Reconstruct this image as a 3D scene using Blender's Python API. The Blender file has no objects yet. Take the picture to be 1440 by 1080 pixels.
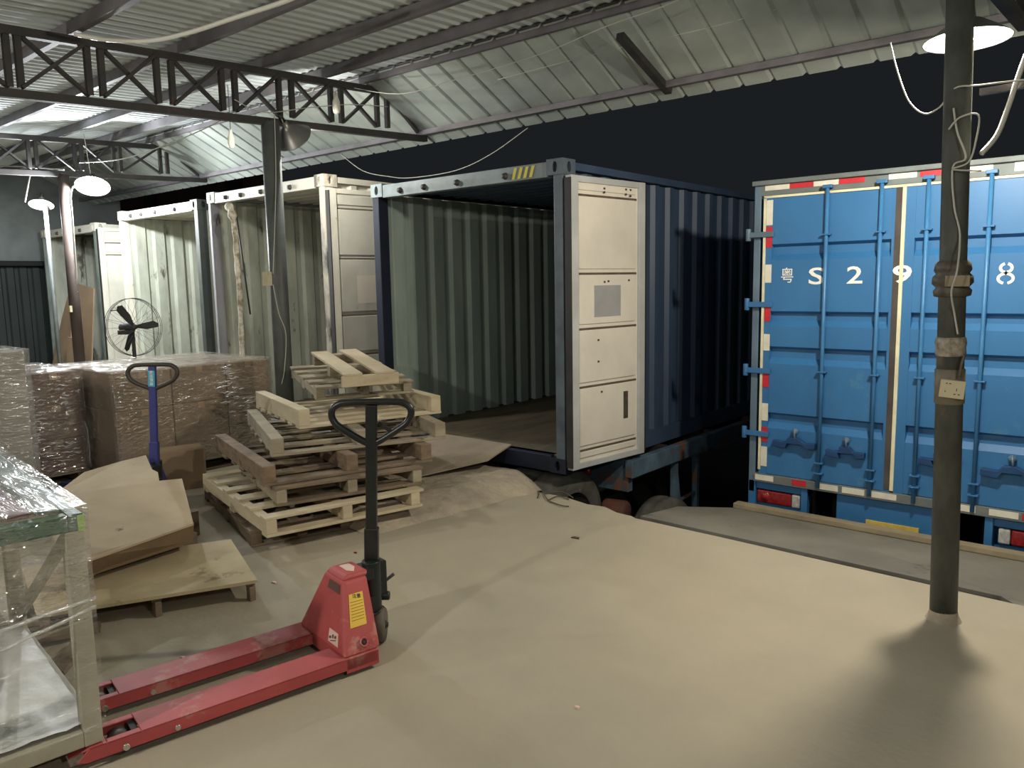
import bpy, bmesh, math, random
from mathutils import Vector, Matrix, Euler
from math import radians as R, sin, cos, pi
random.seed(7)
sc = bpy.context.scene
COL = sc.collection

# ---------------------------------------------------------------- camera
CAM = Vector((0, 0, 1.7))
RX = Vector((0.76371243, 0.64531571, -0.01763392))      # camera right in the world
RU = Vector((-0.0700187, 0.10995795, 0.99146691))       # camera up
RF = Vector((-0.64174816, 0.7559609, -0.12916042))      # camera forward
FPX = 1100.0
cam_data = bpy.data.cameras.new('camera'); cam = bpy.data.objects.new('camera', cam_data); COL.objects.link(cam)
cam_data.sensor_width = 36; cam_data.lens = FPX / 1440 * 36; cam_data.clip_start = 0.05; cam_data.clip_end = 200
cam.matrix_world = Matrix(((RX.x, RU.x, -RF.x, CAM.x), (RX.y, RU.y, -RF.y, CAM.y), (RX.z, RU.z, -RF.z, CAM.z), (0, 0, 0, 1)))
sc.camera = cam
sc.view_settings.view_transform = 'Standard'; sc.view_settings.look = 'None'
sc.view_settings.exposure = 0.38; sc.view_settings.gamma = 1.0; sc.view_settings.use_curve_mapping = False

# ---------------------------------------------------------------- night sky
w = bpy.data.worlds.new('world'); sc.world = w; w.use_nodes = True
w.node_tree.nodes['Background'].inputs[0].default_value = (0.40, 0.46, 0.52, 1)
w.node_tree.nodes['Background'].inputs[1].default_value = 0.021

# lamp strengths (the lights themselves are made inside each lamp's builder)
W_RIGHT, W_MID, W_LEFT, W_FAR, W_FILL = 185, 60, 280, 100, 165

# a pixel of the photo -> a point on a plane of the place
def ray(px, py): return RX * (px - 720) + RU * (540 - py) + RF * FPX
def on_z(px, py, z): r = ray(px, py); return CAM + r * ((z - CAM.z) / r.z)
def on_y(px, py, y): r = ray(px, py); return CAM + r * ((y - CAM.y) / r.y)
def on_x(px, py, x): r = ray(px, py); return CAM + r * ((x - CAM.x) / r.x)

# ---------------------------------------------------------------- materials
def lin(c):
    c = c / 255.0
    return c / 12.92 if c <= 0.04045 else ((c + 0.055) / 1.055) ** 2.4
def rgb(*c): return tuple(lin(v) for v in c) + (1,)
MATS = {}
def mat(name, col, col2=None, scale=6.0, rough=0.6, metal=0.0, bump=0.0, bscale=40.0, stain=None, sscale=3.0, samt=0.6, stretch=(1, 1, 1), lo=0.35, hi=0.65, spec=0.5, bdist=0.01):
    if name in MATS: return MATS[name]
    m = bpy.data.materials.new(name); m.use_nodes = True; nt = m.node_tree; N = nt.nodes; L = nt.links
    b = N['Principled BSDF']; b.inputs['Roughness'].default_value = rough; b.inputs['Metallic'].default_value = metal
    b.inputs['Specular IOR Level'].default_value = spec
    b.inputs['Base Color'].default_value = rgb(*col)
    tc = N.new('ShaderNodeTexCoord'); mp = N.new('ShaderNodeMapping'); mp.inputs['Scale'].default_value = stretch
    L.new(tc.outputs['Object'], mp.inputs['Vector'])
    cur = None
    if col2:
        no = N.new('ShaderNodeTexNoise'); no.inputs['Scale'].default_value = scale; no.inputs['Detail'].default_value = 6; no.inputs['Roughness'].default_value = 0.6
        L.new(mp.outputs[0], no.inputs['Vector'])
        cr = N.new('ShaderNodeValToRGB'); cr.color_ramp.elements[0].position = lo; cr.color_ramp.elements[1].position = hi
        cr.color_ramp.elements[0].color = rgb(*col); cr.color_ramp.elements[1].color = rgb(*col2)
        L.new(no.outputs['Fac'], cr.inputs['Fac']); cur = cr.outputs['Color']
    if stain:
        n2 = N.new('ShaderNodeTexNoise'); n2.inputs['Scale'].default_value = sscale; n2.inputs['Detail'].default_value = 8; n2.inputs['Roughness'].default_value = 0.7
        L.new(mp.outputs[0], n2.inputs['Vector'])
        c2 = N.new('ShaderNodeValToRGB'); c2.color_ramp.elements[0].position = samt; c2.color_ramp.elements[1].position = samt + 0.06
        L.new(n2.outputs['Fac'], c2.inputs['Fac'])
        mx = N.new('ShaderNodeMix'); mx.data_type = 'RGBA'
        L.new(c2.outputs['Color'], mx.inputs['Factor'])
        if cur: L.new(cur, mx.inputs['A'])
        else: mx.inputs['A'].default_value = rgb(*col)
        mx.inputs['B'].default_value = rgb(*stain); cur = mx.outputs['Result']
    if cur: L.new(cur, b.inputs['Base Color'])
    if bump:
        n3 = N.new('ShaderNodeTexNoise'); n3.inputs['Scale'].default_value = bscale; n3.inputs['Detail'].default_value = 5
        L.new(mp.outputs[0], n3.inputs['Vector'])
        bp = N.new('ShaderNodeBump'); bp.inputs['Strength'].default_value = bump; bp.inputs['Distance'].default_value = bdist
        L.new(n3.outputs['Fac'], bp.inputs['Height']); L.new(bp.outputs[0], b.inputs['Normal'])
    MATS[name] = m; return m
def film_mat(name, gloss=0.22, white=0.10, scale=9, stretch=(1, 1, 4), tint=(225, 228, 225), bump=0.8, rough=0.16, bd=0.03):
    m = bpy.data.materials.new(name); m.use_nodes = True; nt = m.node_tree; N = nt.nodes; L = nt.links
    N.remove(N['Principled BSDF']); out = N['Material Output']
    tr = N.new('ShaderNodeBsdfTransparent'); gl = N.new('ShaderNodeBsdfGlossy'); df = N.new('ShaderNodeBsdfDiffuse')
    gl.inputs['Roughness'].default_value = rough; df.inputs['Color'].default_value = rgb(*tint); gl.inputs['Color'].default_value = (1, 1, 1, 1)
    tc = N.new('ShaderNodeTexCoord'); mp = N.new('ShaderNodeMapping'); mp.inputs['Scale'].default_value = stretch
    L.new(tc.outputs['Object'], mp.inputs['Vector'])
    no = N.new('ShaderNodeTexNoise'); no.inputs['Scale'].default_value = scale; no.inputs['Detail'].default_value = 3; no.inputs['Distortion'].default_value = 1.2
    L.new(mp.outputs[0], no.inputs['Vector'])
    bp = N.new('ShaderNodeBump'); bp.inputs['Strength'].default_value = bump; bp.inputs['Distance'].default_value = bd
    L.new(no.outputs['Fac'], bp.inputs['Height']); L.new(bp.outputs[0], gl.inputs['Normal'])
    m1 = N.new('ShaderNodeMixShader'); m1.inputs[0].default_value = white
    m2 = N.new('ShaderNodeMixShader'); m2.inputs[0].default_value = gloss
    L.new(tr.outputs[0], m1.inputs[1]); L.new(df.outputs[0], m1.inputs[2])
    L.new(m1.outputs[0], m2.inputs[1]); L.new(gl.outputs[0], m2.inputs[2]); L.new(m2.outputs[0], out.inputs['Surface'])
    return m
def emit(name, col, s):
    m = bpy.data.materials.new(name); m.use_nodes = True; b = m.node_tree.nodes['Principled BSDF']
    b.inputs['Emission Color'].default_value = rgb(*col); b.inputs['Emission Strength'].default_value = s; return m

M_floor = mat('dusty_concrete', (158, 152, 136), (178, 168, 146), 0.7, 0.85, bump=0.25, bscale=30, lo=0.3, hi=0.7)
M_slab = mat('rough_concrete', (180, 168, 148), (150, 142, 126), 4, 0.9, bump=0.8, bscale=14, lo=0.35, hi=0.7, bdist=0.03)
M_ground = mat('yard_ground', (70, 74, 66), (92, 92, 80), 1.5, 0.95, bump=0.5, bscale=12)
M_roof = mat('roof_sheet', (210, 218, 218), (190, 200, 202), 1.2, 0.8, metal=0.0, stretch=(1, 1, 1), lo=0.3, hi=0.75)
M_eave = mat('eave_sheet', (168, 176, 168), (142, 150, 146), 2.2, 0.55, lo=0.3, hi=0.7)
M_steel = mat('dark_red_steel', (62, 56, 56), (44, 46, 46), 5, 0.6, stain=(96, 66, 56), sscale=2, samt=0.62)
M_purlin = mat('purlin_steel', (116, 112, 116), (92, 90, 94), 3, 0.6, stain=(110, 84, 76), sscale=2.5, samt=0.62)
M_pole = mat('pole_paint', (84, 88, 82), (58, 60, 54), 8, 0.6, stain=(98, 84, 66), sscale=9, samt=0.6, stretch=(1, 1, .5))
M_poler = mat('rusty_pole_paint', (74, 60, 54), (58, 48, 44), 6, 0.65, stain=(210, 205, 190), sscale=12, samt=0.66)
M_poleg = mat('grey_pole_paint', (96, 100, 98), (78, 84, 82), 5, 0.5)
M_cwhite = mat('container_white', (205, 202, 188), (182, 180, 166), 2.0, 0.55, stain=(126, 108, 84), sscale=5.0, samt=0.68, lo=0.35, hi=0.7)
M_cdoor = mat('door_white', (234, 228, 214), (212, 206, 194), 1.8, 0.5, stain=(120, 112, 100), sscale=6.0, samt=0.70, lo=0.35, hi=0.75)
M_cgrey = mat('container_grey_inner', (186, 190, 176), (140, 144, 130), 2.4, 0.6, stain=(84, 80, 66), sscale=3.6, samt=0.60, stretch=(1, 1, .35))
M_cgreen = mat('container_green_inner', (172, 188, 180), (146, 162, 154), 2.2, 0.6, stain=(64, 72, 62), sscale=4, samt=0.68, stretch=(1, 1, .35))
M_cblue = mat('container_navy', (70, 88, 114), (56, 72, 96), 2.0, 0.5, stain=(70, 66, 74), sscale=5, samt=0.68, stretch=(1, 1, .4))
M_post = mat('post_slate', (96, 108, 118), (70, 80, 92), 4, 0.5, stain=(86, 70, 60), sscale=8, samt=0.64)
M_header = mat('header_slate', (132, 146, 150), (98, 110, 112), 3, 0.5, stain=(110, 92, 74), sscale=8, samt=0.64)
M_cfloor = mat('container_plywood', (112, 100, 80), (84, 78, 64), 3, 0.8, stretch=(3, .6, 1))
M_yellow = mat('yellow_paint', (205, 190, 70), rough=0.5)
M_gasket = mat('rubber', (36, 36, 36), (50, 48, 46), 8, 0.7)
M_tyre = mat('dusty_tyre', (96, 96, 88), (60, 60, 56), 5, 0.85, bump=0.4, bscale=25)
M_chassis = mat('chassis_blue', (98, 124, 142), (62, 80, 94), 3, 0.6, stain=(116, 84, 64), sscale=3, samt=0.56)
M_chdark = mat('chassis_dark', (40, 44, 44), (58, 50, 44), 4, 0.7)
M_tblue = mat('truck_blue', (52, 112, 164), (44, 102, 154), 1.6, 0.45, stain=(64, 116, 158), sscale=3, samt=0.62, lo=0.3, hi=0.7)
M_tgrey = mat('truck_grey_blue', (98, 120, 140), (84, 104, 122), 3, 0.5)
M_twhite = mat('seal_cream', (225, 222, 190), (200, 196, 168), 6, 0.6)
M_rwhite = mat('strip_white', (222, 222, 208), (205, 203, 190), 10, 0.4)
M_rred = mat('strip_red', (196, 40, 52), (170, 40, 50), 10, 0.4)
M_letter = mat('letter_white', (232, 234, 228), rough=0.6)
M_lamp_red = mat('lamp_lens_red', (150, 44, 44), (110, 30, 34), 30, 0.2)
M_lamp_clear = mat('lamp_lens_clear', (190, 192, 192), (150, 150, 150), 30, 0.15)
M_black = mat('black_paint', (34, 40, 40), (24, 28, 28), 8, 0.35)
M_blackp = mat('black_plastic', (40, 40, 38), rough=0.5)
M_red = mat('jack_red', (184, 82, 82), (168, 72, 72), 3, 0.6, stain=(184, 124, 114), sscale=4, samt=0.58, stretch=(1, 1, 1))
M_label_y = mat('label_yellow', (232, 196, 80), (220, 184, 70), 5, 0.5)
M_label_w = mat('label_white', (225, 196, 186), rough=0.5)
M_label_d = mat('label_dark', (96, 72, 66), rough=0.5)
M_chrome = mat('chrome', (215, 215, 210), rough=0.2, metal=1.0)
M_wheel = mat('nylon_wheel', (104, 98, 86), (72, 68, 60), 6, 0.6)
M_jblue = mat('jack_blue', (62, 66, 140), (56, 60, 122), 4, 0.5)
M_lblue = mat('label_sky', (70, 170, 200), rough=0.5)
M_wood_new = mat('pine_new', (206, 194, 166), (184, 170, 140), 2, 0.75, stain=(166, 144, 110), sscale=3, samt=0.64, stretch=(1.5, 1.5, 5))
M_wood_mid = mat('pine_dusty', (170, 160, 138), (136, 126, 106), 2, 0.8, stain=(104, 94, 76), sscale=3, samt=0.6, stretch=(1.5, 1.5, 5))
M_wood_old = mat('pine_old', (136, 118, 98), (104, 92, 76), 3, 0.85, stain=(76, 66, 56), sscale=3, samt=0.6, stretch=(1.5, 1.5, 5))
M_wood_red = mat('pine_brown', (138, 118, 96), (108, 92, 74), 5, 0.85, stain=(92, 74, 62), sscale=3, samt=.58, stretch=(1.5, 1.5, 4))
M_ply = mat('plywood_dusty', (206, 190, 156), (182, 168, 134), 2.5, 0.8, stain=(140, 124, 94), sscale=3, samt=0.60)
M_card = mat('cardboard', (148, 126, 100), (130, 110, 86), 2, 0.8, stretch=(1, 1, 1))
M_cardside = mat('cardboard_edge', (138, 118, 90), (122, 104, 80), 3, 0.85)
M_carddust = mat('cardboard_dusty', (192, 176, 148), (176, 160, 132), 2.5, 0.85, stain=(116, 102, 80), sscale=4, samt=0.62)
M_cardgrey = mat('grey_carton', (150, 144, 130), (132, 126, 112), 2.5, 0.8)
M_film = film_mat('stretch_film', 0.24, 0.04, 6, (1.6, 1.6, 4), bump=1.0, rough=0.06, bd=.022)
M_film_t = film_mat('stretch_film_top', 0.34, 0.12, 6, (1, 1, 1), bump=1.0, rough=0.12, bd=.03)
M_film_r = film_mat('stretch_film_rack', 0.20, 0.05, 6, (1, 1.6, 6), bump=1.0, rough=0.07, bd=.016)
M_green = mat('green_steel', (30, 92, 66), (24, 74, 54), 5, 0.45)
M_lime = mat('lime_tape', (170, 204, 120), rough=0.5)
M_leg = mat('rack_leg', (176, 172, 152), (156, 152, 134), 4, 0.6)
M_sheetw = mat('foam_sheet', (205, 208, 204), (190, 192, 188), 2, 0.5, bump=0.4, bscale=5, bdist=0.03)
M_maroon = mat('maroon_bar', (140, 92, 96), (110, 78, 80), 3, 0.5)
M_barg = mat('grey_bar', (136, 146, 140), (110, 120, 114), 3, 0.5)
M_wire = mat('pale_wire', (190, 190, 180), rough=0.5)
M_wired = mat('dark_wire', (50, 48, 46), rough=0.6)
M_socket = mat('socket_plastic', (206, 198, 164), rough=0.45)
M_tape = mat('brown_tape', (96, 90, 78), (66, 62, 52), 20, 0.5)
M_clear = mat('wrinkled_tape', (178, 172, 156), (120, 112, 92), 30, 0.3, bump=0.6, bscale=60)
M_shade = mat('shade_aluminium', (150, 150, 146), rough=0.35, metal=0.8)
M_plate = mat('steel_plate', (134, 132, 120), (112, 110, 100), 1.6, 0.7, metal=0.1, stain=(84, 82, 76), sscale=3, samt=0.62)
M_plank = mat('plank', (150, 138, 112), (128, 118, 98), 4, 0.8)
M_brick = mat('far_brick', (122, 88, 80), (104, 78, 72), 1.5, 0.9)
M_wallg = mat('far_grey_wall', (112, 118, 116), (90, 96, 94), 1.5, 0.9)
M_dkgreen = mat('dark_shutter', (34, 44, 42), (26, 34, 34), 2, 0.7)
M_dark = mat('dark_void', (22, 24, 26), rough=0.9)
M_straw = mat('straw', (92, 84, 66), rough=0.9)
M_rag = mat('dirty_rag', (206, 200, 182), (134, 124, 104), 12, 0.9, lo=.4, hi=.6)
M_bulb = emit('bulb_glow', (255, 250, 238), 40)
M_bulb_d = emit('bulb_glow_cool', (240, 248, 255), 60)

# ---------------------------------------------------------------- mesh helpers
class MB:
    def __init__(s): s.v = []; s.f = []; s.sm = []
    def add(s, vs, fs, smooth=False):
        b = len(s.v); s.v += [Vector(v) for v in vs]
        for f in fs: s.f.append([b + i for i in f]); s.sm.append(smooth)
        return s
    def box(s, x0, x1, y0, y1, z0, z1):
        x0, x1 = min(x0, x1), max(x0, x1); y0, y1 = min(y0, y1), max(y0, y1); z0, z1 = min(z0, z1), max(z0, z1)
        return s.add([(x0, y0, z0), (x1, y0, z0), (x1, y1, z0), (x0, y1, z0), (x0, y0, z1), (x1, y0, z1), (x1, y1, z1), (x0, y1, z1)],
                     [(0, 3, 2, 1), (4, 5, 6, 7), (0, 1, 5, 4), (1, 2, 6, 5), (2, 3, 7, 6), (3, 0, 4, 7)])
    def hexa(s, b, t):
        return s.add(list(b) + list(t), [(0, 3, 2, 1), (4, 5, 6, 7), (0, 1, 5, 4), (1, 2, 6, 5), (2, 3, 7, 6), (3, 0, 4, 7)])
    def prism(s, pts, ext):
        n = len(pts); e = Vector(ext)
        return s.add([Vector(p) for p in pts] + [Vector(p) + e for p in pts],
                     [tuple(range(n - 1, -1, -1)), tuple(range(n, 2 * n))] + [(i, (i + 1) % n, n + (i + 1) % n, n + i) for i in range(n)])
    def bar(s, a, b, w_, h, up=(0, 0, 1)):
        a = Vector(a); b = Vector(b); d = (b - a).normalized(); u = Vector(up); sd = d.cross(u)
        if sd.length < 1e-4: sd = d.cross(Vector((1, 0, 0)))
        sd.normalize(); u = sd.cross(d).normalized(); sd *= w_ / 2; u *= h / 2
        return s.hexa([a - sd - u, a + sd - u, b + sd - u, b - sd - u], [a - sd + u, a + sd + u, b + sd + u, b - sd + u])
    def tube(s, pts, r, n=8, closed=False):
        P = [Vector(p) for p in pts]; m = len(P); rings = []; prev = None
        for i in range(m):
            if closed: d = (P[(i + 1) % m] - P[i - 1])
            else: d = P[min(i + 1, m - 1)] - P[max(i - 1, 0)]
            d.normalize()
            if prev is None:
                a = d.cross(Vector((0, 0, 1)))
                if a.length < 0.1: a = d.cross(Vector((1, 0, 0)))
            else: a = prev - d * prev.dot(d)
            a.normalize(); prev = a; b = d.cross(a)
            rr = r[i] if isinstance(r, (list, tuple)) else r
            rings.append([P[i] + a * rr * cos(2 * pi * k / n) + b * rr * sin(2 * pi * k / n) for k in range(n)])
        vs = [v for rg in rings for v in rg]; fs = []
        for i in range(m if closed else m - 1):
            j = (i + 1) % m
            for k in range(n): fs.append((i * n + k, i * n + (k + 1) % n, j * n + (k + 1) % n, j * n + k))
        s.add(vs, fs, True)
        if not closed:
            b = len(s.v) - m * n
            s.f.append([b + k for k in range(n)][::-1]); s.sm.append(False)
            s.f.append([b + (m - 1) * n + k for k in range(n)]); s.sm.append(False)
        return s
    def cyl(s, a, b, r, n=20, r2=None): return s.tube([a, b], [r, r if r2 is None else r2], n)
    def lathe(s, prof, org=(0, 0, 0), axis=(0, 0, 1), n=28):
        ax = Vector(axis).normalized(); u = ax.cross(Vector((0, 0, 1)))
        if u.length < 0.1: u = ax.cross(Vector((1, 0, 0)))
        u.normalize(); v = ax.cross(u); o = Vector(org)
        vs = [o + ax * h + (u * cos(2 * pi * k / n) + v * sin(2 * pi * k / n)) * max(r, 1e-4) for r, h in prof for k in range(n)]
        fs = [(i * n + k, i * n + (k + 1) % n, (i + 1) * n + (k + 1) % n, (i + 1) * n + k) for i in range(len(prof) - 1) for k in range(n)]
        return s.add(vs, fs, True)
    def corr(s, org, U, V, Nn, lu, lv, pitch, dep, t=0.004, prof=((0, 0), (.26, 0), (.38, 1), (.88, 1))):
        """trapezoid corrugated sheet; U across the ribs, V along them, N out"""
        o = Vector(org); U = Vector(U).normalized(); V = Vector(V).normalized(); Nn = Vector(Nn).normalized()
        pr = []; x = 0
        while x < lu - 1e-6:
            for a, d in prof:
                if x + a * pitch < lu: pr.append((x + a * pitch, d * dep))
            x += pitch
        pr.append((lu, 0))
        for off in (0, t):
            vs = [o + U * a + Nn * (d + off) for a, d in pr] + [o + U * a + Nn * (d + off) + V * lv for a, d in pr]
            n = len(pr); s.add(vs, [(i, i + 1, n + i + 1, n + i) for i in range(n - 1)])
        return s
    def build(s, name, m, parent=None, bevel=0.0, world=False, seg=2):
        me = bpy.data.meshes.new(name); off = Vector((0, 0, 0))
        if world and parent is not None:
            off = root_loc(parent)
        me.from_pydata([tuple(v - off) for v in s.v], [], s.f); me.polygons.foreach_set('use_smooth', s.sm)
        me.materials.append(m); me.validate(); me.update()
        o = bpy.data.objects.new(name, me); COL.objects.link(o)
        if parent is not None: o.parent = parent
        if bevel:
            b = o.modifiers.new('bevel', 'BEVEL'); b.width = bevel; b.segments = seg; b.limit_method = 'ANGLE'; b.angle_limit = R(35)
        return o
def root_loc(o):
    while o.parent is not None: o = o.parent
    return o.location.copy()
def settag(o, label, cat, group=None, kind=None):
    o['label'] = label; o['category'] = cat
    if group: o['group'] = group
    if kind: o['kind'] = kind
    return o
def thing(name, label, cat, loc=(0, 0, 0), rotz=0, group=None):
    o = bpy.data.objects.new(name, None); o.empty_display_size = 0.1; COL.objects.link(o)
    o.location = loc; o.rotation_euler = (0, 0, rotz); return settag(o, label, cat, group)
def solo(name, mb, m, label, cat, group=None, bevel=0, kind=None):
    """a thing that is one mesh; origin put at the middle of its underside"""
    xs = [v.x for v in mb.v]; ys = [v.y for v in mb.v]; zs = [v.z for v in mb.v]
    c = Vector(((min(xs) + max(xs)) / 2, (min(ys) + max(ys)) / 2, min(zs)))
    mb.v = [v - c for v in mb.v]; o = mb.build(name, m, None, bevel); o.location = c
    return settag(o, label, cat, group, kind)
def struct(name, mb, m, bevel=0, kind='structure'):
    o = mb.build(name, m, None, bevel); o['kind'] = kind; return o
def catenary(a, b, sag, n=16):
    a = Vector(a); b = Vector(b)
    return [a.lerp(b, i / n) - Vector((0, 0, sag * 4 * (i / n) * (1 - i / n))) for i in range(n + 1)]
def smooth_path(pts, n=6):
    P = [Vector(p) for p in pts]; out = []
    for i in range(len(P) - 1):
        p0 = P[max(i - 1, 0)]; p1 = P[i]; p2 = P[i + 1]; p3 = P[min(i + 2, len(P) - 1)]
        for k in range(n):
            t = k / n
            out.append(0.5 * ((2 * p1) + (p2 - p0) * t + (2 * p0 - 5 * p1 + 4 * p2 - p3) * t * t + (3 * p1 - p0 - 3 * p2 + p3) * t ** 3))
    out.append(P[-1]); return out
def text_mesh(txt, size, weight=0.0):
    cu = bpy.data.curves.new('lettering', 'FONT'); cu.body = txt; cu.size = size; cu.align_x = 'CENTER'; cu.align_y = 'CENTER'
    cu.offset = weight; cu.extrude = 0.0008; cu.resolution_u = 3
    o = bpy.data.objects.new('lettering', cu); COL.objects.link(o); bpy.context.view_layer.update()
    dg = bpy.context.evaluated_depsgraph_get(); me = bpy.data.meshes.new_from_object(o.evaluated_get(dg))
    bpy.data.objects.remove(o); bpy.data.curves.remove(cu); return me
def lettering(txt, size, pos, xdir, ydir, m, parent, weight=0.0, name='lettering', width=None):
    """text as a thin raised mesh at pos (coordinates local to parent)"""
    me = text_mesh(txt, size, weight); X = Vector(xdir).normalized(); Y = Vector(ydir).normalized(); Z = X.cross(Y)
    if width:
        xs = [v.co.x for v in me.vertices]; k = width / (max(xs) - min(xs)) if xs else 1
    else: k = 1
    M = Matrix(((X.x * k, Y.x, Z.x, pos[0]), (X.y * k, Y.y, Z.y, pos[1]), (X.z * k, Y.z, Z.z, pos[2]), (0, 0, 0, 1)))
    me.transform(M); me.materials.clear(); me.materials.append(m)
    o = bpy.data.objects.new(name, me); COL.objects.link(o); o.parent = parent; return o
def stroke(mb, pts, width, fy, t=0.0015):
    """flat stroke in an xz plane facing -y"""
    n = len(pts)
    L_, R_ = [], []
    for i in range(n):
        a = Vector(pts[max(i - 1, 0)]); b = Vector(pts[min(i + 1, n - 1)]); d = (b - a).normalized(); p = Vector((-d.y, d.x)) * width / 2
        q = Vector(pts[i]); L_.append(q + p); R_.append(q - p)
    vs = [(v.x, fy - t, v.y) for v in L_] + [(v.x, fy - t, v.y) for v in R_]
    mb.add(vs, [(i, i + 1, n + i + 1, n + i) for i in range(n - 1)])

# ================================================================ SETTING
# dock floor
mb = MB()
edge = [(-3.90, 4.86), (-3.6, 4.87), (-3.35, 4.81), (-3.2, 4.83), (-3.05, 4.76), (-2.92, 4.75), (-2.86, 4.72), (-2.2, 4.70), (-1.4, 4.66), (-0.5, 4.62), (1.2, 4.58), (4, 4.55)]
poly = [(-16, -5), (4, -5)] + edge[::-1] + [(-6.4, 4.9), (-6.4, 11.6), (-16, 11.6)]
mb.prism([(x, y, -1.25) for x, y in poly], (0, 0, 1.25))
struct('floor', mb, M_floor)
# yard ground below the dock
mb = MB(); mb.box(-30, 12, -5, 30, -1.35, -1.25); struct('floor_yard', mb, M_ground)
# far left wall and its dark opening
mb = MB(); mb.box(-15.2, -15.0, -5, 6.6, 2.16, 4.4); mb.box(-15.2, -15, 6.4, 6.6, -.0, 2.16); mb.box(-15.2, -15, -5, 1.0, 0, 2.16)
struct('wall_left', mb, M_wallg)
mb = MB(); mb.corr((-15.12, 1.0, 0), (0, 1, 0), (0, 0, 1), (1, 0, 0), 5.4, 2.16, .2, .03); struct('door_1', mb, M_dkgreen)
mb = MB(); mb.box(-15.0, -14.9, -5, 6.6, 2.12, 2.2); struct('trim_1', mb, M_dark)
# building behind the containers
mb = MB(); mb.box(-32, -19.4, 12.6, 12.9, -1.25, 6.5); struct('wall_back', mb, M_brick)
mb = MB()
for x in (-26.5, -21.3): mb.box(x, x + .6, 12.45, 12.6, -1.25, 6.5)
struct('trim_2', mb, M_dkgreen)

# roof --------------------------------------------------------------
K = 1.2                                          # the roof stands this much farther than first measured
def ky(y): return y * K
def kz(z): return 1.7 + (z - 1.7) * K
def zr(y): return kz(3.215 + 0.045 * (y / K - 1.7))      # underside line of the purlins
mb = MB(); U = Vector((1, 0, 0)); V = Vector((0, 1, 0.045)).normalized()
mb.corr((-20, -5, zr(-5) + .08), U, V, (0, 0, 1), 25, 10.25, .125, .014, .003, ((0, 0), (.16, 0), (.3, 1), (.86, 1)))
struct('ceiling', mb, M_roof)
mb = MB(); a = Vector((0, ky(4.28), zr(ky(4.28)) + .05)); b = Vector((0, ky(5.11), kz(2.955))); V2 = (b - a)
mb.corr((-20, a.y, a.z), U, V2.normalized(), (0, .3, 1), 25, V2.length, .25, .022, .003, ((0, 1), (.10, 0), (.90, 0), (1.0, 1)))
struct('ceiling_eave', mb, M_eave)
PUR = [-3.5, -2.8, -2.1, -1.4, -.7, 0, .7, 1.4, 2.09, 2.78, 3.42, 3.95, 4.32]
for y in PUR:
    Y = ky(y); mb = MB(); mb.box(-20, 4.5, Y - .034, Y + .034, zr(Y), zr(Y) + .075)
    mb.box(-20, 4.5, Y - .034, Y - .026, zr(Y) - .012, zr(Y))
    if y > 4.2: l = 'dark steel purlin along the bend where roof meets eave'
    elif y < 1.5: l = 'dark steel purlin under the roof towards the camera, above the frame'
    else: l = 'dark steel purlin crossing under the corrugated roof, %s' % {2.09: 'nearest the camera of those in view', 2.78: 'second nearest the camera', 3.42: 'above the grey pole head', 3.95: 'next before the bend'}[y]
    solo('roof_purlin', mb, M_purlin, l, 'roof beam', 'purlins under the roof')
mb = MB(); mb.bar((-20, ky(4.93), kz(3.012)), (4.5, ky(4.93), kz(3.012)), .06, .05)
solo('eave_purlin', mb, M_purlin, 'steel purlin running along the lower edge of the pale eave strip', 'roof beam')

def truss(X, label, webs):
    top = lambda y: zr(y) - .05
    bot = lambda y: kz(2.86 + .053 * (y / K - 1.7))
    webs = [(ky(a_), ky(b_)) for a_, b_ in webs]
    t = thing('roof_truss', label, 'roof truss', (X, 0, 2.6), 0, 'lattice trusses under the roof')
    mb = MB(); mb.bar((X, -4, top(-4)), (X, ky(4.62), top(ky(4.62))), .06, .06); mb.build('top_chord', M_steel, t, world=True)
    mb = MB(); mb.bar((X, -4, bot(-4)), (X, ky(5.0), kz(2.975)), .06, .06); mb.build('bottom_chord', M_steel, t, world=True)
    for a, b in webs:
        for y in (a, b):
            mb = MB(); mb.bar((X, y, bot(y)), (X, y, top(y)), .042, .042, (0, 1, 0)); mb.build('post', M_steel, t, world=True)
    for (a, b), (c, d) in zip(webs[:-1], webs[1:]):
        mb = MB(); mb.bar((X - .014, b, top(b)), (X - .014, c, bot(c)), .024, .042, (1, 0, 0)); mb.build('diagonal', M_steel, t, world=True)
        mb = MB(); mb.bar((X + .014, b, bot(b)), (X + .014, c, top(c)), .024, .042, (1, 0, 0)); mb.build('diagonal', M_steel, t, world=True)
    e = webs[-1][1]
    mb = MB(); mb.bar((X, e, top(e)), (X, ky(4.95), kz(2.99)), .03, .04, (1, 0, 0)); mb.build('end_diagonal', M_steel, t, world=True)
    return t
TX = -5.2 * K; TX2 = -9.0 * K
truss(TX, 'dark lattice roof truss over the grey pole, nearest of those in view', [(-.9, -.8), (-.4, -.3), (.1, .2), (.6, .7), (1.18, 1.28), (1.72, 1.78), (2.16, 2.24), (2.59, 2.69), (3.05, 3.15), (3.51, 3.62), (3.98, 4.08), (4.45, 4.56)])
truss(TX2, 'dark lattice roof truss farther left, over the rusty pole', [(1.2, 1.28), (1.7, 1.78), (2.2, 2.28), (2.65, 2.73), (3.09, 3.16), (3.53, 3.6), (3.93, 4.0), (4.45, 4.53)])
truss(-.85, 'dark lattice roof truss above the right-hand pole, by the lamp', [(3.0, 3.1), (3.45, 3.53), (3.9, 4.0), (4.4, 4.5)])
mb = MB(); mb.bar((-2.73 * K, ky(4.3), kz(3.19)), (-2.78 * K, ky(5.0), kz(2.985)), .06, .05)
solo('eave_rafter', mb, M_steel, 'short dark rafter crossing the pale eave strip alone', 'roof beam')

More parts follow.
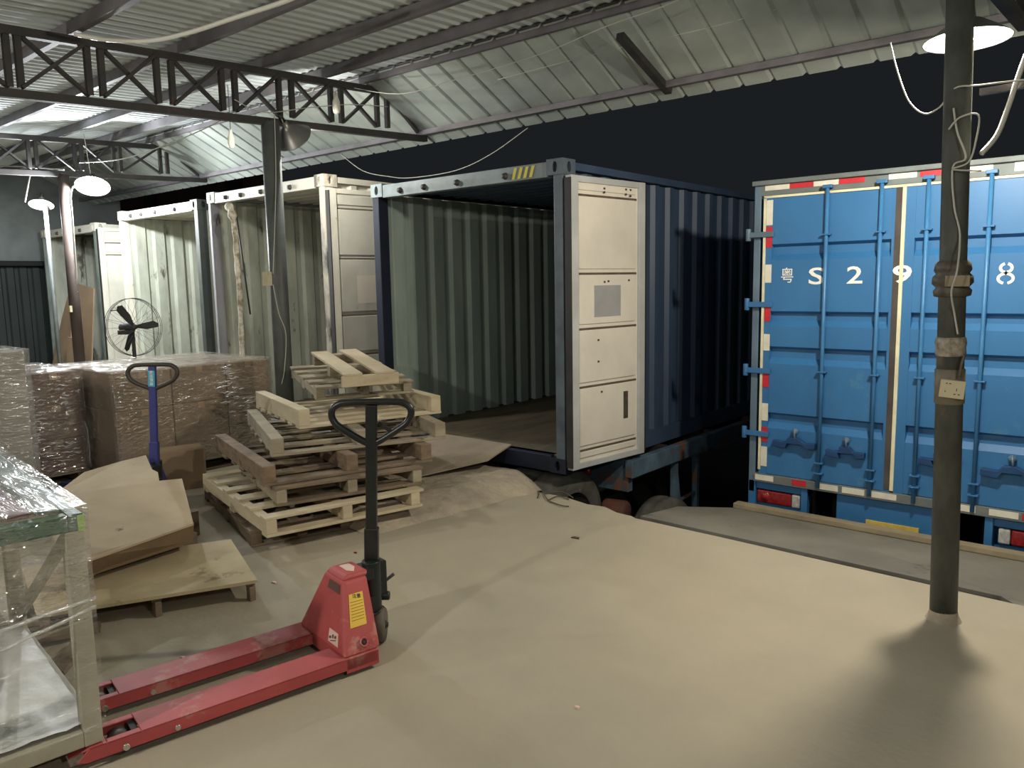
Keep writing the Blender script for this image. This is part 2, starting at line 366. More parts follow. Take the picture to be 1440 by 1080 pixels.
# raised concrete slab by the pallets
bm = bmesh.new(); nx, ny = 44, 40; grid = []
from mathutils import noise
for i in range(nx + 1):
    row = []
    for j in range(ny + 1):
        s = i / nx; y = 3.30 + (4.93 - 3.30) * j / ny
        xr = -4.07 + (y - 3.36) * .13                    # foot of the slope on its open side
        x = -5.6 + (xr + 5.6) * s; d = xr - x
        h = .125 * min(1, max(0, d / .26)) ** .8
        h *= min(1, max(0, (y - 3.30) / .12))
        nz = noise.noise(Vector((x * 3.1, y * 3.1, 0))) * .018 + noise.noise(Vector((x * 11, y * 11, 3))) * .008
        row.append(bm.verts.new((x + noise.noise(Vector((y * 6, x, 9))) * .03 * s, y + (noise.noise(Vector((x * 5, 2, 1))) * .04 if j == ny else 0), max(.001, h + nz * min(1, d * 8)))))
    grid.append(row)
for i in range(nx):
    for j in range(ny): bm.faces.new((grid[i][j], grid[i + 1][j], grid[i + 1][j + 1], grid[i][j + 1]))
edge_lo = [bm.verts.new((grid[i][ny].co.x, grid[i][ny].co.y + .01, -.3)) for i in range(nx + 1)]
for i in range(nx): bm.faces.new((grid[i][ny], grid[i + 1][ny], edge_lo[i + 1], edge_lo[i]))
for f in bm.faces: f.smooth = True
me = bpy.data.meshes.new('floor_raised_slab'); bm.to_mesh(me); bm.free(); me.materials.append(M_slab)
o = bpy.data.objects.new('floor_raised_slab', me); COL.objects.link(o); o['kind'] = 'structure'

# ================================================================ LAMPS AND POLES
def bulb_light(parent, loc, watts, col=(1, .93, .82), r=.05):
    ld = bpy.data.lights.new('bulb_light', 'POINT'); ld.energy = watts; ld.color = col; ld.shadow_soft_size = r
    lo = bpy.data.objects.new('bulb_light', ld); COL.objects.link(lo); lo.parent = parent; lo.location = loc; return lo
def lamp(name, label, loc, axis, watts, col, r=.18, depth=.11, m_b=None, group='hanging work lamps', cord=None):
    """axis points the way the shade opens"""
    t = thing(name, label, 'lamp', loc, 0, group); A = Vector(axis).normalized()
    mb = MB(); prof = [(.03, -depth - .05), (.035, -depth), (.07, -depth * .85), (r * .8, -depth * .3), (r, 0), (r * 1.03, .004), (r * .995, .002), (r * .78, -depth * .3 + .004), (.066, -depth * .85 + .005), (.001, -depth + .004)]
    mb.lathe(prof, (0, 0, 0), A, 36).build('lamp_shade', M_shade, t)
    mb = MB(); mb.lathe([(.001, -depth - .13), (.022, -depth - .125), (.024, -depth - .04), (.001, -depth - .035)], (0, 0, 0), A, 16).build('lamp_holder', M_blackp, t)
    mb = MB(); mb.lathe([(.016, -depth + .012), (.03, -depth + .035), (.045, -depth + .075), (.04, -depth + .1), (.001, -depth + .12)], (0, 0, 0), A, 20).build('bulb', m_b or M_bulb, t)
    bulb_light(t, A * (-depth + .15), watts, col, .05)
    if cord:
        mb = MB(); mb.tube(smooth_path([Vector(c) - Vector(loc) for c in cord]), .005, 6).build('cord', M_wire, t)
    return t

# right pole, leaning slightly
P0 = Vector((-.778, 4.20, 0)); P1 = Vector((-.85, 4.17, zr(4.17) - .36))
pole = thing('steel_pole', 'dark steel roof pole in front of the blue truck, wires and a socket on it', 'pole', P0, 0)
d = P1 - P0
mb = MB(); mb.tube([Vector((0, 0, 0)), d * .55, d], [.062, .058, .058], 24).build('shaft', M_pole, pole)
mb = MB(); mb.lathe([(.082, 0), (.076, .01), (.066, .03), (.062, .05)], (0, 0, 0), (0, 0, 1), 24).build('foot_mortar', M_slab, pole)
def on_pole(z, off=(0, 0, 0)): return d * (z / P1.z) + Vector(off)
# paper and tape bundle
vf = Vector((.18, -.98, 0)).normalized(); vr = Vector((.98, .18, 0))
zb = on_y(1355, 395, 4.13).z
mb = MB()
for k, (rr, dz) in enumerate(((.074, -.05), (.068, -.02), (.084, .0), (.066, .03), (.078, .05), (.072, .08), (.064, .10))):
    pass
mb.lathe([(.062, -.075), (.078, -.07), (.082, -.045), (.070, -.03), (.088, -.01), (.086, .02), (.07, .035), (.080, .05), (.076, .08), (.062, .095)], on_pole(zb), d, 18).build('tape_wrap', M_tape, pole)
mb = MB(); c = on_pole(zb) + vf * .088 + vr * .02; mb.bar(c - vr * .05, c + vr * .05, .012, .05).build('card_tag', mat('tag_card', (150, 140, 116), rough=.8), pole)
zt = on_y(1343, 487, 4.13).z
mb = MB(); mb.lathe([(.060, -.05), (.067, -.04), (.064, -.01), (.069, .01), (.065, .035), (.060, .04)], on_pole(zt), d, 14).build('clear_tape', M_clear, pole)
zs = on_y(1340, 560, 4.13).z
mb = MB(); mb.lathe([(.060, -.035), (.066, -.03), (.066, .13), (.060, .135)], on_pole(zs), d, 20).build('brown_tape_band', mat('pale_tape', (118, 112, 94), (100, 94, 80), 12, .5), pole)
# socket (rests on the pole: fixed part)
so = thing('wall_socket', 'cream twin electrical socket taped to the front of the dark pole', 'socket', P0 + on_pole(zs + .045) + vf * .075 + vr * .012)
q = MB(); ex = (vr * cos(R(-5)) + Vector((0, 0, 1)) * sin(R(-5))); ez = ex.cross(vf) * -1
if ez.z < 0: ez = -ez
def sq(mb, cx, cz, w_, h, y0, y1):
    c0 = ex * cx + ez * cz
    mb.hexa([c0 - ex * w_ / 2 - ez * h / 2 + vf * y0, c0 + ex * w_ / 2 - ez * h / 2 + vf * y0, c0 + ex * w_ / 2 + ez * h / 2 + vf * y0, c0 - ex * w_ / 2 + ez * h / 2 + vf * y0],
            [c0 - ex * w_ / 2 - ez * h / 2 + vf * y1, c0 + ex * w_ / 2 - ez * h / 2 + vf * y1, c0 + ex * w_ / 2 + ez * h / 2 + vf * y1, c0 - ex * w_ / 2 + ez * h / 2 + vf * y1]); return mb
sq(MB(), 0, 0, .105, .085, -.012, .014).build('face_plate', M_socket, so, .004)
for cx, cz, w_, h in ((-.026, .026, .008, .004), (-.012, .026, .008, .004), (.018, .0, .003, .012), (.012, -.022, .008, .004), (.030, -.022, .008, .004), (-.028, -.012, .003, .008)):
    sq(MB(), cx, cz, w_, h, .0135, .0150).build('socket_slot', M_blackp, so)

def pole_mesh(name, label, base, top, r, m, group=None):
    t = thing(name, label, 'pole', base, 0, group); dd = Vector(top) - Vector(base)
    MB().tube([Vector((0, 0, 0)), dd], r, 20).build('shaft', m, t)
    MB().box(-.09, .09, -.09, .09, 0, .012).build('base_plate', M_steel, t)
    MB().box(dd.x - .07, dd.x + .07, dd.y - .05, dd.y + .05, dd.z - .012, dd.z).build('head_plate', M_steel, t)
    return t
gp = pole_mesh('steel_pole', 'grey round steel roof pole behind the pallet stack', (TX, ky(3.42), 0), (TX, ky(3.42), kz(2.93) - .03), .080, M_poleg)
b = on_x(382, 392, TX)
MB().box(-.06, .02, -.13, -.08, b.z - .06, b.z + .06).build('switch_box', M_socket, gp)
rp = pole_mesh('steel_pole', 'rusty red roof pole with white flecks at far left', (TX2, ky(3.40), 0), (TX2, ky(3.40), kz(2.93) - .03), .066, M_poler)
MB().box(.02, .06, -.085, -.055, 1.42, 1.50).build('switch_box', M_socket, rp)

LR = on_y(1360, 56, 4.5)
lamp('work_lamp', 'lit work lamp with wide metal shade behind the dark pole', LR, (.02, -.03, -1), W_RIGHT, (1, .90, .74), .19, .10,
     cord=[LR + Vector((-.02, 0, .2)), LR + Vector((-.05, -.02, .3)), (LR.x - .02, 4.35, zr(4.35))])
LM = on_y(410, 192, ky(3.62))
lamp('work_lamp', 'work lamp on the grey pole, shade turned away to the containers', LM, (-.35, .70, -.60), W_MID, (1, .96, .88), .18, .13,
     cord=[LM + Vector((.09, -.17, .15)), (TX + .06, ky(3.5), kz(2.9))])
LL = on_y(130, 262, 4.30)
lamp('work_lamp', 'glaring work lamp beside the rusty pole', LL, (.42, -.25, -.87), W_LEFT, (.95, .98, 1), .20, .05, M_bulb_d,
     cord=[LL + Vector((-.03, 0, .16)), (LL.x, 4.25, zr(4.25))])
LF = on_y(58, 288, 4.2)
lamp('work_lamp', 'small glaring lamp farthest left on a thin post', LF, (.3, -.2, -.85), W_FAR, (.95, .98, 1), .15, .05, M_bulb_d)
tp = thing('lamp_post', 'thin pale post carrying the farthest left lamp', 'pole', (LF.x - .03, LF.y + .06, 0))
MB().tube([(0, 0, 0), (0, 0, LF.z - .02)], .028, 12).build('shaft', M_poleg, tp); MB().box(-.08, .08, -.08, .08, 0, .012).build('base_plate', M_steel, tp)
# unseen fill lamps, added behind and beside the camera
for i, (x, y, wt) in enumerate(((-2.6, -1.6, W_FILL), (1.6, .6, W_FILL * .55), (-6.4, -.6, W_FILL * .5))):
    lamp('work_lamp', ('added fill lamp hanging behind the camera to the left', 'added fill lamp hanging right of the camera', 'added fill lamp hanging left of the picture over the wrapped goods')[i], (x, y, 2.85), (0, 0, -1), wt, (1, .94, .84), .2, .06,
         cord=[(x, y, 2.98), (x, y, 3.2), (x, y, zr(y))])

# ================================================================ CONTAINERS
def plate_hole(mb, c, ex, ey, ez, w_, h, hw, hh, dep, n=20):
    """rect plate centred c (axes ex, ez) with an oval hole, recessed tunnel going -ey"""
    c = Vector(c); ex = Vector(ex); ey = Vector(ey); ez = Vector(ez); out = []; inn = []
    for k in range(n):
        a = 2 * pi * (k + .5) / n; ca, sa = cos(a), sin(a)
        s_ = min((w_ / 2) / abs(ca) if abs(ca) > 1e-6 else 9, (h / 2) / abs(sa) if abs(sa) > 1e-6 else 9)
        out.append(c + ex * ca * s_ + ez * sa * s_); inn.append(c + ex * ca * hw / 2 + ez * sa * hh / 2)
    back = [p - ey * dep for p in inn]
    mb.add(out + inn + back, [(k, (k + 1) % n, n + (k + 1) % n, n + k) for k in range(n)] + [(n + k, n + (k + 1) % n, 2 * n + (k + 1) % n, 2 * n + k) for k in range(n)])
    for sx, sz in ((1, 1), (1, -1), (-1, 1), (-1, -1)):      # corners lost by the radial cut
        p = c + ex * sx * w_ / 2 + ez * sz * h / 2
        near = sorted(out, key=lambda q_: (q_ - p).length)[:2]; mb.add([p, near[0], near[1]], [(0, 1, 2)])
def casting(parent, x, y, z, m, sx):
    """x,y,z: outer front corner at mid height; sx=-1 left, +1 right"""
    W_, D_, H_ = .165, .17, .125
    xa, xb = (x, x + W_) if sx < 0 else (x - W_, x)
    mb = MB(); xc = (xa + xb) / 2; yc = y + D_ / 2
    plate_hole(mb, (xc, y, z), (1, 0, 0), (0, -1, 0), (0, 0, 1), W_, H_, .05, .085, .04)
    plate_hole(mb, (xb, yc, z), (0, 1, 0), (1, 0, 0), (0, 0, 1), D_, H_, .055, .085, .04)
    mb.add([(xa, y, z - H_ / 2), (xb, y, z - H_ / 2), (xb, y + D_, z - H_ / 2), (xa, y + D_, z - H_ / 2), (xa, y, z + H_ / 2), (xb, y, z + H_ / 2), (xb, y + D_, z + H_ / 2), (xa, y + D_, z + H_ / 2)],
           [(0, 3, 2, 1), (4, 5, 6, 7), (3, 0, 4, 7), (2, 3, 7, 6)])
    mb.box(xa + .045, xb - .045, y + .045, y + D_ - .045, z - H_ / 2 + .002, z + H_ / 2 - .002)
    mb.build('corner_casting', m, parent, world=True)
def door_leaf(parent, hinge, ang, Wd, z0, z1, m, frame_m, seams, m_rec=None, rods=True, bottom=True):
    """leaf swung back along the side; hinge (x,y); ang from +y towards +x. returns door object"""
    hx, hy = hinge; e = Vector((sin(ang), cos(ang), 0)); nrm = Vector((cos(ang), -sin(ang), 0)); org = Vector((hx, hy, 0))
    def slab(mb, s0, s1, za, zb_, n0, n1):
        mb.hexa([org + e * s0 + nrm * n0 + Vector((0, 0, za)), org + e * s1 + nrm * n0 + Vector((0, 0, za)), org + e * s1 + nrm * n1 + Vector((0, 0, za)), org + e * s0 + nrm * n1 + Vector((0, 0, za))],
                [org + e * s0 + nrm * n0 + Vector((0, 0, zb_)), org + e * s1 + nrm * n0 + Vector((0, 0, zb_)), org + e * s1 + nrm * n1 + Vector((0, 0, zb_)), org + e * s0 + nrm * n1 + Vector((0, 0, zb_))]); return mb
    mb = MB()
    # pressed panel: recesses between seams
    slab(mb, .06, Wd - .06, z0 + .04, z1 - .04, 0, .03)
    prev = z0 + .05
    for (zs_, kind) in seams:
        slab(mb, .10, Wd - .12, prev + .035, zs_ - .012, .03, .042)
        prev = zs_ + .0
    slab(mb, .10, Wd - .12, prev + .035, z1 - .06, .03, .042)
    door = mb.build('door', m, parent, .006, world=True)
    mb = MB(); slab(mb, 0, .085, z0, z1, -.01, .052); slab(mb, Wd - .085, Wd, z0, z1, -.01, .052)
    slab(mb, .085, Wd - .085, z1 - .05, z1, -.01, .048); slab(mb, .085, Wd - .085, z0, z0 + .05, -.01, .048)
    mb.build('door_frame', frame_m, door, .004, world=True)
    for (zs_, kind) in seams:
        mb = MB(); slab(mb, .09, Wd - .10, zs_ - .012, zs_ + .006, .029, .034); mb.build('panel_seam', mat('seam_rust', (104, 92, 76), (84, 70, 56), 9, .8), door, world=True)
    mb = MB(); slab(mb, -.012, 0, z0 + .02, z1 - .02, -.01, .055); slab(mb, Wd, Wd + .012, z0 + .02, z1 - .02, -.01, .055)
    mb.build('door_gasket', M_gasket, door, world=True)
    if rods:
        for s_ in (.3, .8):
            mb = MB(); p = org + e * Wd * s_ - nrm * .04; mb.tube([p + Vector((0, 0, z0 + .02)), p + Vector((0, 0, z1 - .02))], .018, 10); mb.build('locking_bar', M_header, door, world=True)
    return door, slab
def container(label, x0, x1, y0, z0, z1, L, m_out, m_in, m_post, m_head, post_r=None, pitch=.28, pw=.10):
    t = thing('shipping_container', label, 'shipping container', ((x0 + x1) / 2, y0 + L / 2, z0), 0, 'open containers backed up to the dock')
    W = dict(world=True)
    # side walls
    mb = MB(); mb.corr((x0 + .035, y0 + .1, z0 + .14), (0, 1, 0), (0, 0, 1), (1, 0, 0), L - .2, z1 - z0 - .22, pitch, .036)
    mb.build('left_wall', m_in, t, **W)
    mb = MB(); mb.corr((x1 - .035, y0 + .1, z0 + .14), (0, 1, 0), (0, 0, 1), (-1, 0, 0), L - .2, z1 - z0 - .22, pitch, .036, .004)
    mb.build('right_wall', m_out, t, **W)
    mb = MB(); mb.corr((x0 + .05, y0 + L - .05, z0 + .14), (1, 0, 0), (0, 0, 1), (0, -1, 0), x1 - x0 - .1, z1 - z0 - .2, .25, .04); mb.build('front_wall', m_in, t, **W)
    mb = MB(); mb.corr((x0 + .03, y0 + .05, z1 - .045), (0, 1, 0), (1, 0, 0), (0, 0, 1), L - .1, x1 - x0 - .06, .21, .02); mb.build('roof_panel', m_out, t, **W)
    mb = MB(); mb.box(x0 + .03, x1 - .03, y0 + .06, y0 + L - .05, z0 + .11, z0 + .14); mb.build('plywood_floor', M_cfloor, t, **W)
    mb = MB(); mb.box(x0 + .01, x0 + .07, y0 + .15, y0 + L, z1 - .07, z1 - .01); mb.box(x0 + .01, x0 + .05, y0 + .15, y0 + L, z0, z0 + .15); mb.build('side_rail', m_post, t, **W)
    mb = MB(); mb.box(x1 - .07, x1 - .01, y0 + .15, y0 + L, z1 - .07, z1 - .01); mb.box(x1 - .05, x1 - .005, y0 + .15, y0 + L, z0, z0 + .15); mb.build('side_rail', m_out, t, **W)
    mb = MB(); mb.box(x0 + .01, x0 + pw, y0 + .008, y0 + .13, z0 + .1, z1 - .1); mb.build('corner_post', m_post, t, .005, **W)
    mb = MB(); mb.box(x1 - .10, x1 - .01, y0 + .008, y0 + .13, z0 + .1, z1 - .1); mb.box(x1 - .13, x1 - .10, y0 + .05, y0 + .13, z0 + .1, z1 - .1); mb.build('corner_post', post_r or m_post, t, .005, **W)
    mb = MB(); mb.box(x0 + .16, x1 - .16, y0 + .01, y0 + .10, z1 - .125, z1 - .005); hd = mb.build('header', m_head, t, .005, **W)
    for s_ in (.18, .32, .5, .74):
        xx = x0 + (x1 - x0) * s_; mb = MB(); mb.lathe([(.001, .03), (.022, .028), (.026, .01), (.03, 0)], (xx, y0 + .01, z1 - .075), (0, -1, 0), 10); mb.build('keeper_lug', M_steel, hd, **W)
    mb = MB(); mb.box(x0 + .16, x1 - .16, y0 + .01, y0 + .12, z0, z0 + .14); mb.build('sill', m_post, t, .005, **W)
    for sx, xx in ((-1, x0), (1, x1)):
        for zz in (z0 + .0625, z1 - .0625 + .01): casting(t, xx, y0, zz, m_post if zz < 1 else (m_head if sx < 0 else (post_r or m_head)), sx)
    return t, hd
# nearest: navy outside, green inside
c4, h4 = container('navy blue container with green interior and white door, nearest the truck', -6.10, -3.765, 5.1, .11, 2.655, 6.05, M_cblue, M_cgreen, mat('post_navy', (30, 38, 58), (24, 30, 44), 4, .5, stain=(52, 50, 56), sscale=8, samt=.66), M_header, M_post)
for k in range(4):
    mb = MB(); x = -4.30 + k * .062; z = 2.545
    mb.prism([(x, 5.108, z), (x + .03, 5.108, z), (x + .06, 5.108, z + .09), (x + .03, 5.108, z + .09)], (0, -.002, 0)); mb.build('hazard_stripe', M_yellow, h4, world=True)
dr, sl = door_leaf(c4, (-3.745, 5.115), R(7), .945, .15, 2.53, M_cdoor, mat('door_edge_pale', (196, 200, 200), (176, 180, 178), 3, .5), [(.30, 0), (.83, 0), (1.31, 0), (1.76, 0), (2.385, 0)])
mb = MB(); sl(mb, .28, .62, 1.40, 1.66, .042, .0435); mb.build('grey_patch', mat('patch_grey', (168, 168, 168), (158, 158, 160), 4, .6), dr, world=True)
mb = MB(); sl(mb, .66, .72, .50, .74, .042, .0436); mb.build('rust_patch', mat('rust_dark', (84, 78, 68), (60, 56, 50), 14, .8), dr, world=True)
mb = MB()
for a, z in ((.40, 2.44), (.68, 2.45), (.74, 2.45), (.40, 2.41), (.68, 2.41), (.74, 2.40), (.72, 1.69), (.40, 1.68), (.45, 1.685), (.32, 1.20), (.32, 1.02), (.36, .76)):
    sl(mb, a, a + .022, z, z + .016, .042, .0442)
mb.build('rivet_marks', mat('rust_dark2', (70, 58, 48), rough=.8), dr, world=True)
# left leaf of the same container, folded back into the gap
dl = MB(); dl.box(-6.14, -6.115, 5.2, 6.3, .2, 2.5); dl.build('door', M_cblue, c4, .004, world=True)

c3, h3 = container('cream container with rag hanging at its left post and cream side door', -9.20, -6.84, 5.1, .0, 2.84, 6.05, M_cwhite, M_cgrey, mat('post_lavender', (150, 150, 154), (122, 122, 128), 3, .6, stain=(80, 74, 66), sscale=6, samt=.6, stretch=(1, 1, .3)), M_cwhite, mat('post_dirty', (196, 190, 174), (84, 80, 76), 3.5, .55, lo=.44, hi=.56, stretch=(1, 1, .5)), pw=.06)
dr3, sl3 = door_leaf(c3, (-6.82, 5.115), R(6), 1.08, .17, 2.70, M_cwhite, M_cwhite, [(.44, 0), (.95, 0), (1.38, 0), (1.98, 0), (2.5, 0)])
mb = MB(); sl3(mb, .30, .62, 1.50, 1.80, .042, .0436); mb.build('paper_notice', mat('paper', (214, 206, 190), rough=.7), dr3, world=True)
mb = MB(); sl3(mb, .60, .68, 1.24, 1.31, .042, .0436); mb.build('rust_patch', MATS['rust_dark'], dr3, world=True)
c2, h2 = container('dirty white container with five lugs on its bright header, beside the fan', -11.70, -9.45, 5.1, .0, 2.79, 6.05, M_cwhite, M_cgrey, M_cwhite, M_cwhite, mat('post_dark', (70, 76, 72), (54, 60, 56), 3, .6), pw=.05)
c1, h1 = container('farthest left container with cardboard inside and brilliant white side door', -14.65, -12.50, 5.1, .0, 2.69, 6.05, M_cwhite, M_cgrey, mat('post_greygreen', (122, 132, 124), (98, 108, 102), 3, .6), M_cwhite, pw=.05)
dr1, sl1 = door_leaf(c1, (-12.48, 5.115), R(8), 1.0, .17, 2.62, M_cwhite, M_cwhite, [(.44, 0), (1.38, 0), (2.22, 0), (2.40, 0)])

# cardboard sheets in the farthest container
for k, pts in enumerate((((-14.2, 4.80, .002), (-13.25, 4.80, .002), (-13.35, 4.98, 1.30), (-13.55, 5.03, 1.62), (-13.75, 4.98, 1.25)), ((-13.3, 4.84, .002), (-12.55, 4.84, .002), (-12.58, 5.04, 1.72), (-13.25, 5.05, 1.80)), ((-13.15, 4.70, .002), (-12.62, 4.70, .002), (-12.66, 4.80, .95), (-13.1, 4.80, .98)))):
    mb = MB(); mb.prism(pts, (0, .018, 0))
    solo('cardboard_sheet', mb, M_card, ('torn brown cardboard sheet leaning left of the tall one at the farthest container', 'tall brown cardboard sheet leaning at the farthest container mouth', 'short cardboard sheet in front of the tall one at the farthest container')[k], 'cardboard', 'cardboard sheets leaning at the farthest container')

# rag and thin rod hanging in the cream container's mouth
a = on_y(330, 285, 5.06)
mb = MB(); pts = smooth_path([on_y(321, 288, 5.05), on_y(326, 300, 5.02), on_y(331, 330, 5.03), on_y(333, 365, 5.05), on_y(337, 410, 5.06), on_y(340, 480, 5.07), on_y(341, 510, 5.07)])
mb.tube(pts, [.026 + .03 * abs(sin(i * .7)) * (1 if i < 8 else .35) for i in range(len(pts))], 9)
solo('hanging_rag_bundle', mb, M_rag, 'dirty knotted rag strip hanging from the cream container header', 'rag')
mb = MB(); mb.tube([on_y(332, 300, 5.3), on_y(352, 442, 5.3)], .012, 6)
solo('thin_rod', mb, M_wired, 'thin dark rod leaning inside the cream container beside the rag', 'rod')

# ================================================================ TRAILER UNDER THE NEAREST CONTAINER
tr = thing('trailer_chassis', 'blue and rusty trailer chassis under the nearest container', 'trailer', (-4.9, 8, -1.25))
W = dict(world=True)
for x in (-5.45, -4.62):
    mb = MB(); mb.box(x - .07, x + .07, 5.35, 11.1, -.32, -.02); mb.build('main_rail', M_chdark, tr, **W)
mb = MB(); mb.box(-3.68, -3.60, 5.88, 9.8, -.06, .10); mb.build('side_rail', M_chassis, tr, .006, **W)
mb = MB(); mb.box(-4.5, -3.66, 5.90, 5.98, -.20, .10); mb.build('cross_member', M_chassis, tr, .006, **W)
for y in (6.6, 7.6, 8.6, 9.6):
    mb = MB(); mb.box(-6.1, -3.7, y, y + .08, -.12, .10); mb.build('cross_member', M_chdark, tr, **W)
mb = MB(); mb.box(-6.0, -4.6, 5.20, 5.32, -.10, .10); mb.build('rear_beam', M_chdark, tr, .006, **W)
mb = MB(); mb.lathe([(.001, 0), (.05, 0), (.05, .03), (.001, .035)], (-4.0, 5.75, -.02), (0, -1, 0), 16); mb.build('tail_lamp', M_lamp_red, tr, **W)
for y in (6.75, 7.2):
    mb = MB(); mb.box(-3.70, -3.64, y, y + .05, -1.25, -.06); mb.build('landing_leg', M_chassis, tr, **W)
mb = MB(); mb.bar((-3.67, 6.8, -.85), (-3.67, 7.22, -.80), .03, .03); mb.bar((-3.67, 6.8, -.5), (-3.67, 7.22, -.48), .03, .02); mb.bar((-3.67, 7.0, -1.2), (-3.67, 6.78, -.1), .03, .05); mb.build('leg_brace', M_chassis, tr, **W)
def wheel(x, y, z, r, wd, label, grp):
    t = thing('tyre_wheel', label, 'wheel', (x, y, z - r), 0, grp)
    mb = MB(); h = wd / 2; prof = [(r * .58, -h), (r * .78, -h * 1.05), (r * .93, -h * .98), (r * .985, -h * .75), (r, -h * .3), (r * .985, -h * .12), (r * .985, h * .12), (r, h * .3), (r * .985, h * .75), (r * .93, h * .98), (r * .78, h * 1.05), (r * .58, h)]
    mb.lathe(prof, (0, 0, r), (1, 0, 0), 48).build('tyre', M_tyre, t)
    mb = MB(); mb.lathe([(.001, h * .3), (r * .2, h * .35), (r * .25, -h * .1), (r * .5, -h * .2), (r * .58, h * .9), (r * .60, h * .95), (r * .58, -h), (.001, -h * .9)], (0, 0, r), (1, 0, 0), 36).build('rim', M_chdark, t)
    return t
wheel(-4.02, 5.38, -.40, .47, .27, 'dusty outer trailer tyre showing over the dock edge', 'trailer wheels'); wheel(-4.32, 5.38, -.40, .47, .27, 'dusty inner trailer tyre behind the outer one at the dock edge', 'trailer wheels')
wheel(-3.50, 6.22, -.77, .48, .24, 'lone dusty tyre lying past the dock edge by the steel plate', 'trailer wheels')
mb = MB(); mb.lathe([(.001, 0), (.09, 0), (.105, .02), (.105, .2), (.09, .22), (.001, .22)], (-3.72, 5.60, -.30), (1, .2, 0), 20); 
solo('brake_drum', mb, mat('rust_orange', (92, 52, 40), (66, 42, 34), 6, .8), 'rusty orange drum below the white container door', 'drum')

# ================================================================ BLUE BOX TRUCK
TY = 6.0; XL, XR, XC = -2.575, -.395, -1.487
tk = thing('box_truck', 'blue box truck backed up to the dock, rear doors closed', 'truck', (XC, TY + 2.1, -1.25))
mb = MB(); mb.box(XL + .02, XR - .02, TY + .06, TY + 4.2, .04, 2.42); mb.build('cargo_box', M_tblue, tk, .01, **W)
mb = MB(); mb.box(XL, XL + .055, TY, TY + .1, -.03, 2.43); mb.build('frame_post', M_tgrey, tk, .006, **W)
mb = MB(); mb.box(XR - .055, XR, TY, TY + .1, -.03, 2.43); mb.build('frame_post', M_tgrey, tk, .006, **W)
mb = MB(); mb.box(XL - .01, XR + .01, TY - .03, TY + .12, 2.405, 2.44); mb.box(XL + .05, XR - .05, TY + .0, TY + .1, 2.325, 2.41); mb.build('top_rail', mat('rail_dusty', (110, 122, 124), (96, 104, 104), 4, .6), tk, .004, **W)
mb = MB(); mb.box(XL + .05, XR - .05, TY - .02, TY + .1, .065, .135); mb.build('bottom_rail', mat('rail_dirty', (112, 116, 112), (90, 100, 108), 5, .7), tk, .004, **W)
GR = [(1.954, 1.83), (1.44, 1.325), (1.165, 1.03), (.64, .515)]
def tdoor(xa, xb):
    zlist = [(2.31, 0)]
    for a, b in GR: zlist += [(a, 0), (a - .02, .04), (b + .045, .04), (b, 0)]
    zlist += [(.14, 0)]
    mb = MB(); vs = [(xa + .06, TY - .012 + d_, z) for z, d_ in zlist] + [(xb - .06, TY - .012 + d_, z) for z, d_ in zlist]; n = len(zlist)
    mb.add(vs, [(i, n + i, n + i + 1, i + 1) for i in range(n - 1)])
    mb.box(xa, xa + .062, TY - .016, TY + .03, .135, 2.315); mb.box(xb - .062, xb, TY - .016, TY + .03, .135, 2.315)
    mb.box(xa, xb, TY + .03, TY + .04, .135, 2.315)
    return mb.build('rear_door', M_tblue, tk, **W)
D1 = tdoor(XL + .09, XC - .012); D2 = tdoor(XC + .012, XR - .09)
# locking bars, guides and handles
for dd_, xb in ((D1, -2.005), (D1, -1.632), (D2, -1.335), (D2, -.968)):
    mb = MB(); mb.tube([(xb, TY - .036, .09), (xb, TY - .036, 2.36)], .014, 12)
    lb = mb.build('locking_bar', mat('bar_blue', (66, 126, 176), (56, 112, 162), 4, .4), dd_, **W)
    for z in (.2, .28, .98, 2.0, 2.34): mb = MB(); mb.box(xb - .034, xb + .034, TY - .054, TY - .012, z, z + .012 if z < 2.3 else z + .025); mb.build('bar_bracket', M_tblue, lb, .003, **W)
for dd_, xa, xb, z in ((D1, -2.36, -2.03, .385), (D1, -1.95, -1.67, .36), (D2, -1.31, -1.05, .385), (D2, -.93, -.58, .36)):
    mb = MB(); xm = (xa + xb) / 2
    mb.prism([(xa, TY - .02, z), (xa + .1, TY - .02, z - .012), (xm - .05, TY - .02, z + .03), (xm + .06, TY - .02, z + .03), (xb - .06, TY - .02, z - .0), (xb, TY - .02, z + .01), (xb, TY - .02, z + .05), (xb - .08, TY - .02, z + .045), (xm + .03, TY - .02, z + .08), (xm - .04, TY - .02, z + .08), (xa + .1, TY - .02, z + .04), (xa, TY - .02, z + .045)], (0, -.045, 0))
    hn = mb.build('door_handle', mat('handle_navy', (30, 70, 118), (24, 58, 100), 5, .4), dd_, .004, **W)
    mb = MB(); mb.lathe([(.001, .02), (.018, .018), (.022, .006), (.026, 0)], (xm, TY - .03, z + .125), (0, -1, 0), 14); mb.tube([(xm, TY - .045, z + .15), (xm + .01, TY - .06, z + .08)], .008, 8); mb.build('latch_knob', M_tgrey, hn, **W)
for dd_, s_ in ((D1, -1), (D2, 1)):
    for z in (2.03, 1.49, .967, .46):
        mb = MB(); xa = XL - .035 if s_ < 0 else XR + .035; x2 = XL + .17 if s_ < 0 else XR - .17
        mb.box(xa, x2, TY - .034, TY - .018, z - .02, z + .022); mb.cyl((xa, TY - .02, z - .045), (xa, TY - .02, z + .05), .02, 12)
        mb.build('hinge', M_tgrey if z > 1.6 else mat('hinge_blue', (52, 104, 156), rough=.5), dd_, .004, **W)
